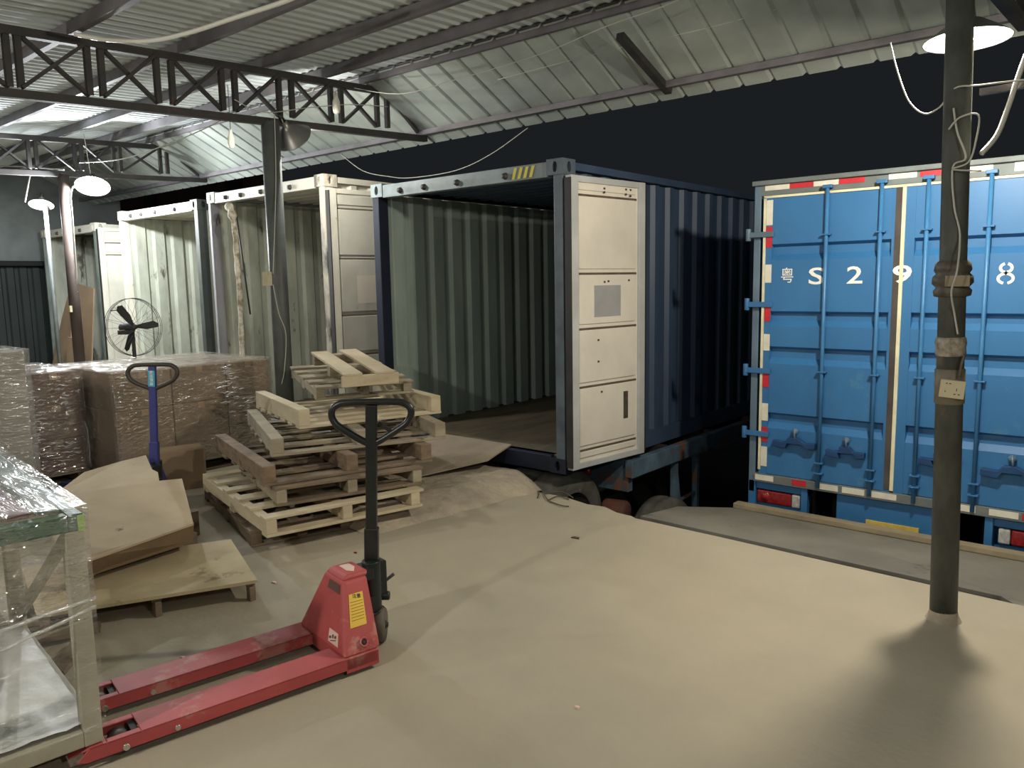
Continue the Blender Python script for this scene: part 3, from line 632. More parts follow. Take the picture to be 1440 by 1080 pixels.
# cream rubber seals
mb = MB(); mb.box(XL + .085, XR - .085, TY - .022, TY - .012, 2.305, 2.322); mb.box(XL + .085, XL + .105, TY - .022, TY - .01, .17, 2.31); mb.build('door_seal', M_twhite, D1, **W)
mb = MB(); mb.box(XC - .012, XC + .012, TY - .026, TY - .004, .15, 2.31); mb.build('centre_seal', M_twhite, D2, **W)
mb = MB(); mb.box(XC - .055, XC - .013, TY - .019, TY + .0, .15, 2.31); mb.build('seam_gap', mat('seam_dark', (74, 70, 66), (58, 50, 50), 6, .7), D1, **W)
# reflective strips
def strip(x0_, x1_, z0_, z1_, m, y=TY - .018): 
    mb = MB(); mb.box(x0_, x1_, y - .003, y, z0_, z1_); mb.build('reflective_strip', m, tk, **W)
for x0_, x1_, m in ((-2.49, -2.30, M_rwhite), (-2.30, -2.12, M_rred), (-2.12, -1.94, M_rwhite), (-1.94, -1.76, M_rred), (-1.60, -1.42, M_rwhite), (-1.40, -1.23, M_rred), (-1.13, -.97, M_rwhite), (-.50, -.42, M_rwhite)):
    off = .0; strip(x0_ + off, x1_, 2.352 + .012, 2.402, m, TY - .001)
strip(-.85, -.65, 2.345, 2.40, M_rwhite, TY - .001)
x = XL + .107
for k, (a, b) in enumerate(((2.29, 2.10), (2.09, 1.93), (1.80, 1.66), (1.50, 1.36), (1.26, 1.13), (.98, .84), (.71, .57), (.52, .40), (.36, .20))):
    strip(x, x + .05, b, a, M_rred if k % 2 else M_rwhite, TY - .017)
for x0_, x1_, m in ((-2.51, -2.36, M_rwhite), (-2.21, -2.10, M_rred), (-2.02, -1.86, M_rwhite), (-1.83, -1.67, M_rwhite), (-1.62, -1.45, M_rwhite), (-1.11, -.95, M_rwhite), (-.87, -.70, M_rwhite), (-.68, -.50, M_rred)):
    strip(x0_, x1_, .082, .126, m, TY - .02)
# plate number in stencilled letters
yl = TY - .0135
def let(ch, x, sz, wgt, wd): lettering(ch, sz, (x, yl - .0012, 1.70), (1, 0, 0), (0, 0, 1), M_letter, tk, wgt, 'lettering', wd)
OFF = tk.location
def let(ch, x, z, sz, wgt, wd): return lettering(ch, sz, (x - OFF.x, yl - .0015 - OFF.y, z - OFF.z), (1, 0, 0), (0, 0, 1), M_letter, tk, wgt, 'lettering', wd)
let('粤', -2.295, 1.705, .125, 0.0, .095)
let('S', -2.075, 1.698, .175, .002, .115); let('2', -1.80, 1.70, .175, .002, .11); n9 = let('9', -1.480, 1.70, .175, .002, .125); n9.location.y -= .006
def eight(xc):
    mb = MB(); a, b, gap = .032, .028, 16
    for sg in (-1, 1):
        pts = []
        for k in range(15):
            an = R(90 - gap - (180 - gap) * k / 14 + 0); pts.append((xc + sg * a * cos(an), 1.735 + b * sin(an)))
        for k in range(15):
            an = R(90 - (180 - gap) * k / 14); pts.append((xc + sg * (a + .010) * cos(an), 1.667 + (b + .003) * sin(an)))
        stroke(mb, pts, .018, yl - .001)
    mb.build('lettering', M_letter, tk, **W)
eight(-1.17); eight(-.86)
# rear lower body
mb = MB(); mb.box(XL, XL + .06, TY + .0, TY + .12, -.33, .07); mb.box(XL + .43, XL + .48, TY, TY + .12, -.33, .07); mb.box(XL, XL + .48, TY + .02, TY + .12, .0, .07); mb.box(XL, XL + .48, TY + .05, TY + .12, -.33, -.10); mb.box(XL, XL + .48, TY + .10, TY + .12, -.33, .07)
mb.build('lamp_bracket', M_tblue, tk, .004, **W)
mb = MB(); mb.box(XR - .06, XR, TY + .0, TY + .12, -.33, .07); mb.box(XR - .50, XR - .45, TY, TY + .12, -.33, .07); mb.box(XR - .48, XR, TY + .02, TY + .12, .0, .07); mb.box(XR - .48, XR, TY + .10, TY + .12, -.33, .07)
mb.build('lamp_bracket', M_tblue, tk, .004, **W)
for sgn, xa in ((1, XL + .065), (-1, XR - .065)):
    mb = MB(); mb.box(xa, xa + sgn * .28, TY + .02, TY + .1, -.115, -.01); tl = mb.build('tail_light', M_lamp_red, tk, .012, **W)
    mb = MB(); mb.box(xa + sgn * .285, xa + sgn * .355, TY + .02, TY + .1, -.115, -.01); mb.build('reversing_lens', M_lamp_clear, tl, .01, **W)
    mb = MB(); mb.lathe([(.001, .012), (.034, .008), (.04, 0)], (xa + sgn * .07, TY + .02, -.06), (0, -1, 0), 18); mb.build('lens_ring', M_lamp_red, tl, **W)
mb = MB(); mb.box(-1.88, -1.08, TY + .02, TY + .05, -.33, .065); mb.build('rear_panel', M_tblue, tk, .006, **W)
mb = MB(); mb.box(-1.66, -1.30, TY + .005, TY + .02, -.135, -.105); mb.build('yellow_strip', mat('strip_yellow', (208, 186, 96), (190, 160, 70), 12, .5), tk, **W)
mb = MB(); mb.box(-2.2, -.8, TY + .5, TY + 4.1, -.35, .03); mb.build('chassis_frame', M_dark, tk, **W)
for xw in (-2.42, -.74): mb = MB(); mb.lathe([(.2, 0), (.36, .01), (.4, .04), (.4, .2), (.36, .24), (.2, .25)], (xw, TY + 1.2, -.85), (1, 0, 0), 30); mb.build('rear_wheel', M_gasket, tk, **W)

# steel dock plate and plank in front of the truck
mb = MB()
A_ = on_z(893, 727, .005); B_ = on_z(1428, 860, .012); 
mb.prism([(-2.95, 4.93, -.05), (-.62, 4.83, -.05), (-.50, 4.70, -.05), (-.2, 4.70, -.05), (-.10, 5.90, -.15), (-2.52, 5.93, -.15), (-2.95, 5.50, -.11)], (0, 0, -.022))
solo('dock_plate', mb, M_plate, 'large dusty steel plate bridging dock edge to blue truck', 'dock plate')
mb = MB(); mb.bar((-2.62, 5.86, -.118), (-.3, 5.83, -.118), .09, .04); solo('plank', mb, M_plank, 'long pale plank lying against the bottom of the blue truck', 'plank', bevel=.004)
# sheet bridging slab to the nearest container
mb = MB(); mb.prism([(-5.35, 5.18, .262), (-4.42, 5.18, .262), (-4.36, 4.80, .20), (-4.62, 4.18, .138), (-5.5, 4.3, .138), (-5.5, 4.9, .2)], (0, 0, .012))
solo('bridge_board', mb, mat('bridge_ply', (160, 146, 126), (140, 128, 110), 3, .8), 'grey-brown plywood sheet bridging slab to nearest container floor', 'board')

# ================================================================ PALLETS
WOODS = {'new': M_wood_new, 'mid': M_wood_mid, 'old': M_wood_old, 'red': M_wood_red}
def pallet(label, near, z, yaw, LX, LY, H, top='mid', beam='mid', low='mid', ndeck=6, flip=False, tilt=(0, 0), group='pallets in the leaning stack', skip=(), beams=3):
    t = thing('wooden_pallet', label, 'pallet', (near[0], near[1], z), 0, group)
    t.rotation_euler = (R(tilt[0]), R(tilt[1]), R(-yaw)); th = .02
    zd = H - th if not flip else 0.0                      # the close-boarded deck
    zo = 0.0 if not flip else H - th
    for k in range(ndeck):
        if k in skip: continue
        wd = .10 + .012 * ((k * 7) % 3); xa = -(LX - wd) * k / (ndeck - 1) - wd
        mb = MB(); mb.box(xa, xa + wd, random.uniform(-.012, .004), LY + random.uniform(-.01, .015), zd, zd + th); mb.build('deck_board', WOODS[top], t, .003)
    zb0, zb1 = th, H - th
    for k in range(beams):
        y = (LY - .09) * k / (beams - 1) if beams > 1 else 0
        if flip: zb1 = H
        mb = MB(); mb.box(-LX, 0, y, y + (.085 if flip else .07), zb0, zb1); mb.build('stringer', WOODS[beam], t, .005)
    if not flip:
        for k in range(3):
            xa = -(LX - .1) * k / 2 - .1
            mb = MB(); mb.box(xa, xa + .1, 0, LY, zo, zo + th); mb.build('bottom_board', WOODS[low], t, .003)
    return t
pallet('grey old pallet at the very bottom of the stack, on the floor', (-4.52, 2.66), .0, 17, 1.45, .70, .115, 'old', 'old', 'old')
pallet('clean pine pallet second from bottom, widest of the stack', (-4.27, 2.62), .127, 14, 1.50, 1.12, .13, 'new', 'new', 'new')
pallet('weathered grey pallet third from bottom of the stack', (-4.42, 2.80), .260, 19, 1.10, 1.06, .128, 'old', 'mid', 'old')
pallet('brown pallet with dark red beam end, middle of the stack', (-4.50, 2.76), .391, 17, 1.40, 1.24, .135, 'old', 'red', 'old', flip=True)
pallet('dusty pallet with pale raised beam, under the top pine pallets', (-4.70, 2.96), .529, 25, 1.45, 1.28, .128, 'mid', 'mid', 'old', flip=True)
pallet('pine pallet turned beams-up carrying the topmost pallets', (-4.83, 3.28), .660, 18, 1.25, 1.16, .145, 'new', 'new', 'new', flip=True, ndeck=7, beams=2)
pallet('dusty pallet lying beneath the topmost pallet', (-5.08, 3.62), .808, 24, 1.05, .80, .105, 'mid', 'mid', 'mid', ndeck=5, tilt=(0, 4))
# topmost: a front board with two wide planks running back, tipped up at the far end
t = thing('wooden_pallet', 'topmost pine pallet with only two wide deck planks showing', 'pallet', (-4.80, 3.66, .925), 0, 'pallets in the leaning stack'); t.rotation_euler = (0, R(7), R(-20))
MB().box(-.03, 0, 0, .46, 0, .085).build('front_board', M_wood_new, t, .004)
MB().box(-.90, .0, .015, .16, .086, .106).build('deck_board', M_wood_new, t, .003)
MB().box(-.92, .0, .27, .42, .086, .106).build('deck_board', M_wood_new, t, .003)
for xx in (-.45, -.88): MB().box(xx, xx + .07, .02, .44, .0, .085).build('cross_block', M_wood_mid, t, .003)

# low platform with plywood top, left foreground
pt = thing('plywood_platform', 'low platform with pale plywood top on short wooden feet', 'platform', (-4.06, 1.80, 0))
def on(px, py, z): return on_z(px, py, z) - Vector((-4.06, 1.80, 0))
cs = [on(52, 870, .10), on(362, 820, .10), on(325, 762, .10), on(30, 802, .10)]
mb = MB(); mb.prism(cs, (0, 0, .018)); mb.build('plywood_top', M_ply, pt)
e1 = (cs[1] - cs[0]); e2 = (cs[3] - cs[0])
for s_ in (.03, .52, .97):
    a = cs[0].lerp(cs[1], s_); b = cs[3].lerp(cs[2], s_); a = a.lerp(b, .03); b = a.lerp(b, .95)
    for q_ in (a, b, a.lerp(b, .5)):
        mb = MB(); mb.box(q_.x - .018, q_.x + .018, q_.y - .018, q_.y + .018, 0.0, .082); mb.build('foot_block', M_wood_old, pt, .003)
    mb = MB(); mb.bar(Vector((a.x, a.y, .091)), Vector((b.x, b.y, .091)), .05, .018); mb.build('bearer', M_wood_old, pt)

# torn cardboard box lying tilted on it
cb = thing('cardboard_box', 'torn flattened cardboard box lying tilted behind the plywood platform', 'box', (-5.0, 2.2, 0))
def P3(px, py, z): return on_z(px, py, z) - cb.location
top = [P3(128, 786, .30), P3(272, 736, .30), P3(256, 673, .405), P3(224, 676, .42), P3(222, 664, .435), P3(214, 660, .44), P3(205, 640, .47), P3(172, 648, .47), P3(118, 664, .47), P3(70, 700, .42), P3(80, 790, .33)]
mb = MB(); mb.prism(top, (0, 0, -.012)); mb.build('top_panel', M_carddust, cb)
mb = MB(); a0, a1 = top[0], top[1]; b1 = P3(271, 762, .175); b0 = P3(130, 808, .175)
mb.hexa([b0, b1, b1 + Vector((-.01, .008, 0)), b0 + Vector((-.01, .008, 0))], [a0, a1, a1 + Vector((-.01, .008, 0)), a0 + Vector((-.01, .008, 0))]); mb.build('side_panel', M_cardside, cb)
mb = MB(); c2_ = Vector((top[2].x, top[2].y, .20)); mb.hexa([b1, c2_, c2_ + Vector((-.01, 0, 0)), b1 + Vector((-.01, 0, 0))], [a1, top[2], top[2] + Vector((-.01, 0, 0)), a1 + Vector((-.01, 0, 0))]); mb.build('side_panel', M_cardside, cb)
mb = MB(); mb.prism([Vector((v.x, v.y, .172)) for v in (b0, b1, c2_, top[6] + Vector((.1, -.1, 0)), top[10])], (0, 0, .01)); mb.build('bottom_panel', M_cardside, cb)
for q_ in ((.35, .10), (-.2, .1), (-.5, .2), (-.1, .35)):
    mb = MB(); mb.box(q_[0] - .04, q_[0] + .04, q_[1] - .04, q_[1] + .04, 0, .172); mb.build('packing_block', M_wood_old, cb)
# small carton behind it
mb = MB(); mb.bar((-6.50, 2.98, .17), (-6.38, 3.34, .17), .27, .34)
solo('carton', mb, M_card, 'small open brown carton behind the torn cardboard box', 'box', bevel=.004)

# ================================================================ WRAPPED LOADS
def carton(xa, xb, ya, yb, za, zb_, label, group, m=M_card):
    mb = MB(); mb.box(xa + .004, xb - .004, ya + .004, yb - .004, za + .001, zb_ - .001); 
    t = thing('carton', label, 'box', ((xa + xb) / 2, (ya + yb) / 2, za), 0, group)
    mb.build('box_body', m, t, .008, world=True)
    mb = MB(); mb.box((xa + xb) / 2 - .03, (xa + xb) / 2 + .03, ya + .002, yb - .002, zb_ - .002, zb_ - .0005); mb.box(xb - .0045, xb - .003, (ya + yb) / 2 - .03, (ya + yb) / 2 + .03, zb_ - .06, zb_ - .004)
    mb.build('packing_tape', mat('packing_tape', (178, 150, 116), rough=.35), t, world=True)
    return t
def wrap(xa, xb, ya, yb, za, zb_, label, amp=.012, m=M_film, mt=M_film_t, rows=18):
    """stretch film drawn round a load: wavy skirt and a top sheet"""
    t = thing('stretch_film', label, 'plastic film', ((xa + xb) / 2, (ya + yb) / 2, za), 0, 'clear film round the wrapped loads')
    g = .016; loop = []
    def seg(p, q, n): return [(p[0] + (q[0] - p[0]) * i / n, p[1] + (q[1] - p[1]) * i / n) for i in range(n)]
    P = [(xa - g, ya - g), (xb + g, ya - g), (xb + g, yb + g), (xa - g, yb + g)]
    for i in range(4): loop += seg(P[i], P[(i + 1) % 4], 26)
    cx, cy = (xa + xb) / 2, (ya + yb) / 2; vs = []
    for j in range(rows + 1):
        z = za + (zb_ + g - za) * j / rows
        for (x, y) in loop:
            n_ = noise.noise(Vector((x * 5, y * 5, z * 14))) * amp; dx, dy = x - cx, y - cy; l = math.hypot(dx, dy)
            vs.append((x + dx / l * (n_ + amp * .6), y + dy / l * (n_ + amp * .6), z))
    n = len(loop)
    mb = MB(); mb.add(vs, [(j * n + i, j * n + (i + 1) % n, (j + 1) * n + (i + 1) % n, (j + 1) * n + i) for j in range(rows) for i in range(n)], True)
    mb.build('skirt', m, t, world=True)
    mb = MB(); nn = 22; vs = []
    for i in range(nn + 1):
        for j in range(nn + 1):
            x = xa - g + (xb - xa + 2 * g) * i / nn; y = ya - g + (yb - ya + 2 * g) * j / nn
            vs.append((x, y, zb_ + g + noise.noise(Vector((x * 7, y * 7, 5))) * amp * .8))
    mb.add(vs, [(i * (nn + 1) + j, (i + 1) * (nn + 1) + j, (i + 1) * (nn + 1) + j + 1, i * (nn + 1) + j + 1) for i in range(nn) for j in range(nn)], True)
    mb.build('top_sheet', mt, t, world=True)
    return t
def load_pallet(label, xb, ya, LX, LY): 
    return pallet(label, (xb, ya), 0, 0, LX, LY, .12, 'mid', 'old', 'old', group='pallets under the wrapped loads')
M_glint_fold = film_mat('film_crease', .45, .70, 9, (1, 1, 5), tint=(240, 238, 236), bump=1.0, rough=.12, bd=.02)  # bunched film, its white tint painting the glints into the colour
def glint_folds(film, x, yc, spread, z0, z1, n, seed, lmin=.03, lmax=.13):
    """bunched folds, whitened to paint in glints, standing a little off an east face at x"""
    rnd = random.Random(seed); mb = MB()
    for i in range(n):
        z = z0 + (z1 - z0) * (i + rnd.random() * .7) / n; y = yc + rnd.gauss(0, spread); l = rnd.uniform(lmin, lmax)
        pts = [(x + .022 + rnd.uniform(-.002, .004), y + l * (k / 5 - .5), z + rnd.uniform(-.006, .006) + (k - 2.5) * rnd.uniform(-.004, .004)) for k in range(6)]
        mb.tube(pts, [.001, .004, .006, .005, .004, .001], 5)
    o = mb.build('film_glint_folds', M_glint_fold, film, world=True); o['kind'] = 'stuff'
# load behind the blue jack
load_pallet('pallet under the long wrapped load behind the blue pallet jack', -6.82, 2.82, 1.28, 1.5)
ys = [2.82, 3.33, 3.86, 4.32]
nm = {0: 'left', 1: 'middle', 2: 'right'}
for i in range(3):
    for a, (x0_, x1_) in enumerate(((-7.46, -6.82), (-8.1, -7.46))):
        for b_, (z0_, z1_) in enumerate(((.12, .66), (.66, .99))):
            carton(x0_, x1_, ys[i], ys[i + 1], z0_, z1_, '%s brown carton in the %s %s row of the load behind the blue jack' % (nm[i], 'front' if a == 0 else 'rear', 'lower' if b_ == 0 else 'upper'), 'cartons of the load behind the blue jack')
wrap(-8.1, -6.82, 2.82, 4.32, .123, .99, 'clear stretch film round the long load behind the blue jack')
fl_ = bpy.data.objects['stretch_film']
glint_folds(fl_, -6.80, 3.86, .05, .60, .98, 26, 1); glint_folds(fl_, -6.80, 4.05, .08, .42, .66, 16, 2); glint_folds(fl_, -6.80, 2.86, .03, .7, .98, 8, 3, .02, .06)
# brown load between
load_pallet('pallet under the brown wrapped load left of the long one', -7.3, 1.9, 1.05, .85)
for b_, (z0_, z1_) in enumerate(((.12, .42), (.42, .72), (.72, 1.0))):
    for i, (ya, yb) in enumerate(((1.9, 2.33), (2.33, 2.74))):
        carton(-8.3, -7.3, ya, yb, z0_, z1_, '%s carton in %s tier of the brown wrapped load left of the long one' % (('left', 'right')[i], ('bottom', 'middle', 'top')[b_]), 'cartons of the brown wrapped load', mat('cardboard_red', (140, 114, 92), (120, 98, 78), 2, .8))
wrap(-8.3, -7.3, 1.9, 2.74, .123, 1.0, 'clear stretch film round the brown load, with glints painted as white folds', .02)
fl_ = bpy.data.objects['stretch_film.001']
glint_folds(fl_, -7.27, 2.36, .04, .30, .95, 34, 4, .03, .10); glint_folds(fl_, -7.27, 2.55, .09, .24, .42, 20, 5); glint_folds(fl_, -7.27, 2.58, .06, .68, .98, 16, 6, .02, .08)
# grey load at far left
load_pallet('pallet under the grey wrapped load at the left edge', -6.5, 1.10, .72, .98)
for b_, (z0_, z1_) in enumerate(((.12, .5), (.5, .88), (.88, 1.26))):
    carton(-7.2, -6.5, 1.10, 2.08, z0_, z1_, '%s grey carton of the wrapped load at the left edge' % ('bottom', 'middle', 'top')[b_], 'grey cartons of the load at the left edge', M_cardgrey)
wrap(-7.2, -6.5, 1.10, 2.08, .123, 1.26, 'milky stretch film round the tall grey load at the left edge', .012, film_mat('film_milky', .16, .26, 7, (1, 1, 6), bump=1, rough=.1, bd=.01))

# ================================================================ PALLET JACKS
def pallet_jack(label, loc, rotz, m_body, loop_dir, lean, blue=False):
    t = thing('pallet_jack', label, 'pallet jack', loc, rotz, None)
    Wj = .50; fw = .158; fh = .035; zt_ = .085; Lf = 1.20; h = Wj / 2
    for sgn in (1, -1):
        y0_, y1_ = (h - fw, h) if sgn > 0 else (-h, -h + fw)
        mb = MB()
        # top plate with a roller slot near the tip
        s0, s1 = .985, 1.10; ya, yb = y0_ + .035, y1_ - .035
        def pl(xa, xb_, yc, yd): mb.box(xa, xb_, yc, yd, zt_ - .006, zt_)
        pl(0, s0, y0_, y1_); pl(s0, s1, y0_, ya); pl(s0, s1, yb, y1_); pl(s1, 1.16, y0_, y1_)
        mb.prism([(1.16, y0_, zt_ - .006), (1.16, y1_, zt_ - .006), (Lf + .02, y1_ - .04, zt_ - .035), (Lf + .02, y0_ + .04, zt_ - .035)], (0, 0, .006))
        mb.prism([(0, y0_, zt_), (Lf - .04, y0_, zt_), (Lf, y0_, zt_ - .04), (Lf - .03, y0_, zt_ - .052), (0, y0_, zt_ - .052)], (0, .006, 0))
        mb.prism([(0, y1_ - .006, zt_), (Lf - .04, y1_ - .006, zt_), (Lf, y1_ - .006, zt_ - .04), (Lf - .03, y1_ - .006, zt_ - .052), (0, y1_ - .006, zt_ - .052)], (0, .006, 0))
        fk = mb.build('fork', m_body, t, .003)
        MB().cyl((1.045, ya + .005, .037), (1.045, yb - .005, .037), .037, 20).build('load_roller', M_wheel, fk)
        mb = MB(); mb.cyl((1.04, y0_ - .006, .045), (1.04, y1_ + .006, .045), .012, 10); mb.cyl((.86, y0_ - .006, .05), (.86, y1_ + .006, .05), .010, 10); mb.build('axle', M_chrome, fk)
        mb = MB(); mb.box(.985, 1.01, ya, yb, .03, .075); mb.bar((.3, (ya + yb) / 2, .05), (.98, (ya + yb) / 2, .045), .03, .02); mb.build('push_rod', M_chdark, fk)
    # heel plate between the forks
    mb = MB(); mb.box(0, .155, -h, h, zt_ - .006, zt_ + .001); mb.box(-.004, .004, -h, h, .02, zt_); mb.box(.15, .156, -h + fw, h - fw, .03, zt_)
    mb.box(0, .155, h - .006, h, .018, zt_); mb.box(0, .155, -h, -h + .006, .018, zt_)
    mb.build('heel_plate', m_body, t, .004)
    # housing: wide foot, narrow head
    b4 = [(-.02, -.225, zt_), (.165, -.225, zt_), (.165, .245, zt_), (-.02, .245, zt_)]
    t4 = [(-.05, -.10, .372), (.075, -.10, .372), (.075, .085, .372), (-.05, .085, .372)]
    mb = MB(); mb.hexa(b4, t4); hs = mb.build('housing', m_body, t, .018, seg=3)
    t5 = [(-.06, -.085, .39), (.05, -.085, .39), (.05, .075, .39), (-.06, .075, .39)]
    mb = MB(); mb.hexa([(v[0], v[1], v[2] - .004) for v in t4], t5); mb.build('head_cap', m_body, hs, .01)
    F = [Vector(v) for v in b4]; T_ = [Vector(v) for v in t4]
    def face_pt(side, u, v):       # side: 'y' = +y face between x corners, 'x' = +x face
        if side == 'y': a, b, c, dd2 = F[3], F[2], T_[2], T_[3]
        else: a, b, c, dd2 = F[2], F[1], T_[1], T_[2]
        lo_ = a.lerp(b, u); hi_ = dd2.lerp(c, u); n_ = (b - a).cross(dd2 - a).normalized()
        if (side == 'y' and n_.y < 0) or (side == 'x' and n_.x < 0): n_ = -n_
        return lo_.lerp(hi_, v), n_
    def sticker(name, side, u0, u1, v0, v1, m, par, off=.0015):
        ps = []; 
        for u_, v_ in ((u0, v0), (u1, v0), (u1, v1), (u0, v1)):
            p, n_ = face_pt(side, u_, v_); ps.append(p + n_ * off)
        mb = MB(); mb.prism(ps, n_ * .001); return mb.build(name, m, par)
    if not blue:
        ly = sticker('yellow_label', 'y', .30, .80, .36, .80, M_label_y, hs)
        c, n_ = face_pt('y', .53, .755); a, _ = face_pt('y', .33, .755); b, _ = face_pt('y', .75, .755); up = (face_pt('y', .53, .9)[0] - c).normalized()
        lettering('注意', .021, c + n_ * .0032, up.cross(n_), up, M_blackp, ly, 0, 'lettering')
        for v_ in (.69, .65, .61, .57, .53, .49, .45):
            c, _ = face_pt('y', .54, v_); mb = MB(); xd = (a - b).normalized(); p0 = c - xd * .032; mb.bar(c - xd * .032 + n_ * .003, c + xd * .03 + n_ * .003, .001, .003); mb.build('print_line', mat('print_ochre', (176, 146, 60), rough=.6), ly)
        lw = sticker('white_label', 'x', .12, .34, .10, .28, M_label_w, hs)
        c, n_ = face_pt('x', .23, .185); a, _ = face_pt('x', .1, .185); b, _ = face_pt('x', .4, .185); up = (face_pt('x', .23, .4)[0] - c).normalized()
        xd = up.cross(n_)
        for (x_, z_, l_, s_) in ((-.028, .004, .02, .010), (-.004, .006, .012, .016), (.018, .002, .016, .012), (.0, -.012, .05, .004)):
            p_ = c + xd * x_ + up * z_ + n_ * .0026; mb = MB(); mb.bar(p_ - xd * l_ / 2, p_ + xd * l_ / 2, .001, s_, up); mb.build('printed_mark', mat('print_dark', (90, 66, 64), rough=.6), lw)
        sticker('dark_label', 'x', .12, .62, .80, .93, M_label_d, hs)
        mb = MB(); mb.prism([(-.03, -.06, .3905), (.02, -.06, .3905), (.022, .02, .3905), (.0, .05, .3905), (-.03, .0, .3905)], (0, 0, .001)); mb.build('top_sticker', M_label_w, hs)
        c, n_ = face_pt('y', .45, .14)
        mb = MB(); mb.lathe([(.012, .0), (.022, .004), (.024, .012), (.017, .013), (.012, .004)], c, n_, 18); mb.build('boss', m_body, hs)
        mb = MB(); mb.lathe([(.001, .002), (.013, .002), (.013, .006), (.001, .0062)], c, n_, 14); mb.build('pin', M_chdark, hs)
    # pump, steering wheels, tiller
    mb = MB(); mb.cyl((-.115, 0, .13), (-.115, 0, .40), .045, 20); mb.cyl((-.115, 0, .11), (-.115, 0, .16), .06, 20); mb.box(-.12, -.03, -.045, .045, .16, .24); mb.box(-.10, -.03, -.06, .06, .33, .38); mb.build('pump', M_black, t, .004)
    ld = Vector(loop_dir).normalized(); fd = Vector((ld.y, -ld.x, 0))
    if fd.x > 0: fd = -fd
    for s_ in (-1, 1):
        c = Vector((-.105, 0, .082)) + ld * s_ * .045
        MB().lathe([(.02, -.024), (.076, -.022), (.082, -.016), (.082, .016), (.076, .022), (.02, .024)], c, ld, 30).build('steer_wheel', M_wheel if s_ > 0 else M_wheel, t)
    MB().cyl(Vector((-.105, 0, .082)) - ld * .08, Vector((-.105, 0, .082)) + ld * .08, .012, 12).build('wheel_axle', M_chdark, t)
    mb = MB(); c = Vector((-.115, 0, 0)) + fd * .06
    for z_, r_ in ((.33, .028), (.28, .02), (.245, .026)): mb.lathe([(.001, .02), (r_ * .6, .018), (r_, .004), (r_, -.01)], c + Vector((0, 0, z_)), fd, 16)
    mb.build('valve_nuts', M_chrome, t)
    mb = MB(); mb.box(c.x - .05, c.x + .03, c.y - .045, c.y + .045, .21, .38); mb.cyl(c + Vector((0, 0, .2)) - ld * .075, c + Vector((0, 0, .2)) + ld * .075, .022, 14); mb.build('tiller_yoke', M_black, t, .008)
    mb = MB(); mb.tube([c + fd * .02 + ld * .03 + Vector((0, 0, .25)), c + fd * .05 + ld * .09 + Vector((0, 0, .29))], .008, 8); mb.build('release_pedal', M_blackp, t)
    b0 = Vector((-.115, 0, .36)) + fd * .02; H_ = lean[2]
    tp_ = Vector((-.115, 0, 0)) + ld * lean[0] + fd * lean[1] + Vector((0, 0, H_))
    dpt = (tp_ - b0)
    mb = MB(); mb.bar(b0, b0.lerp(tp_, .25), .066, .045, fd); mb.bar(b0.lerp(tp_, .22), tp_, .052, .036, fd)
    tl = mb.build('tiller', M_jblue if blue else M_black, t, .006)
    # loop grip: rounded triangle
    up = dpt.normalized(); hw = .185; pts = []
    prof = [(0, -.19), (.05, -.165), (.13, -.115), (.168, -.085), (hw, -.05), (hw - .004, -.018), (hw - .03, .004), (hw - .07, .012), (0, .014)] if not blue else \
           [(0, -.175), (.06, -.15), (.12, -.125), (.165, -.095), (hw, -.06), (hw - .004, -.025), (hw - .03, .0), (hw - .07, .012), (0, .014)]
    full = [(x, z) for x, z in prof] + [(-x, z) for x, z in prof[::-1][1:-1]]
    ring = smooth_path([tp_ + ld * x + up * z for x, z in full] + [tp_ + ld * full[0][0] + up * full[0][1]], 4)[:-1]
    mb = MB(); mb.tube(ring, .0165, 10, True); mb.build('loop_grip', mat('grip_brown', (62, 56, 48), rough=.5) if blue else M_black, t)
    if not blue:
        mb = MB(); mb.bar(tp_ + ld * .03 + up * -.09 + fd * .02, tp_ + ld * .09 + up * -.13 + fd * .02, .012, .018); mb.build('release_lever', M_blackp, t)
    else:
        a_ = tp_ + fd * .0205
        mb = MB(); mb.bar(a_ + up * -.03 , a_ + up * -.15, .05, .002, fd); lb = mb.build('blue_label', M_lblue, t)
        for k, ch in enumerate('液压搬运'):
            lettering(ch, .026, a_ + up * (-.045 - .028 * k) + fd * .002, ld if ld.cross(up).dot(fd) > 0 else -ld, up, M_letter, lb, .0006, 'lettering')
    return t
ANG = math.atan2(-.98247, -.18698)
Ajk = Vector((-2.626, 2.127, 0)) + Vector((-.98247, .18698, 0)) * .24
def to_local(v, a): return Vector((v[0] * cos(-a) - v[1] * sin(-a), v[0] * sin(-a) + v[1] * cos(-a), 0))
LD = to_local((.7637, .6453), ANG)
pallet_jack('red pallet jack with black handle standing in the foreground', Ajk, ANG, M_red, LD, (.03, .02, 1.145))
BJ = Vector((-5.97, 2.66, 0)); ANGB = R(-165)
LDB = to_local((.7637, .6453), ANGB)
pallet_jack('blue pallet jack standing among cardboard before the wrapped load', BJ, ANGB, M_jblue, LDB, (.03, .0, 1.12), True)

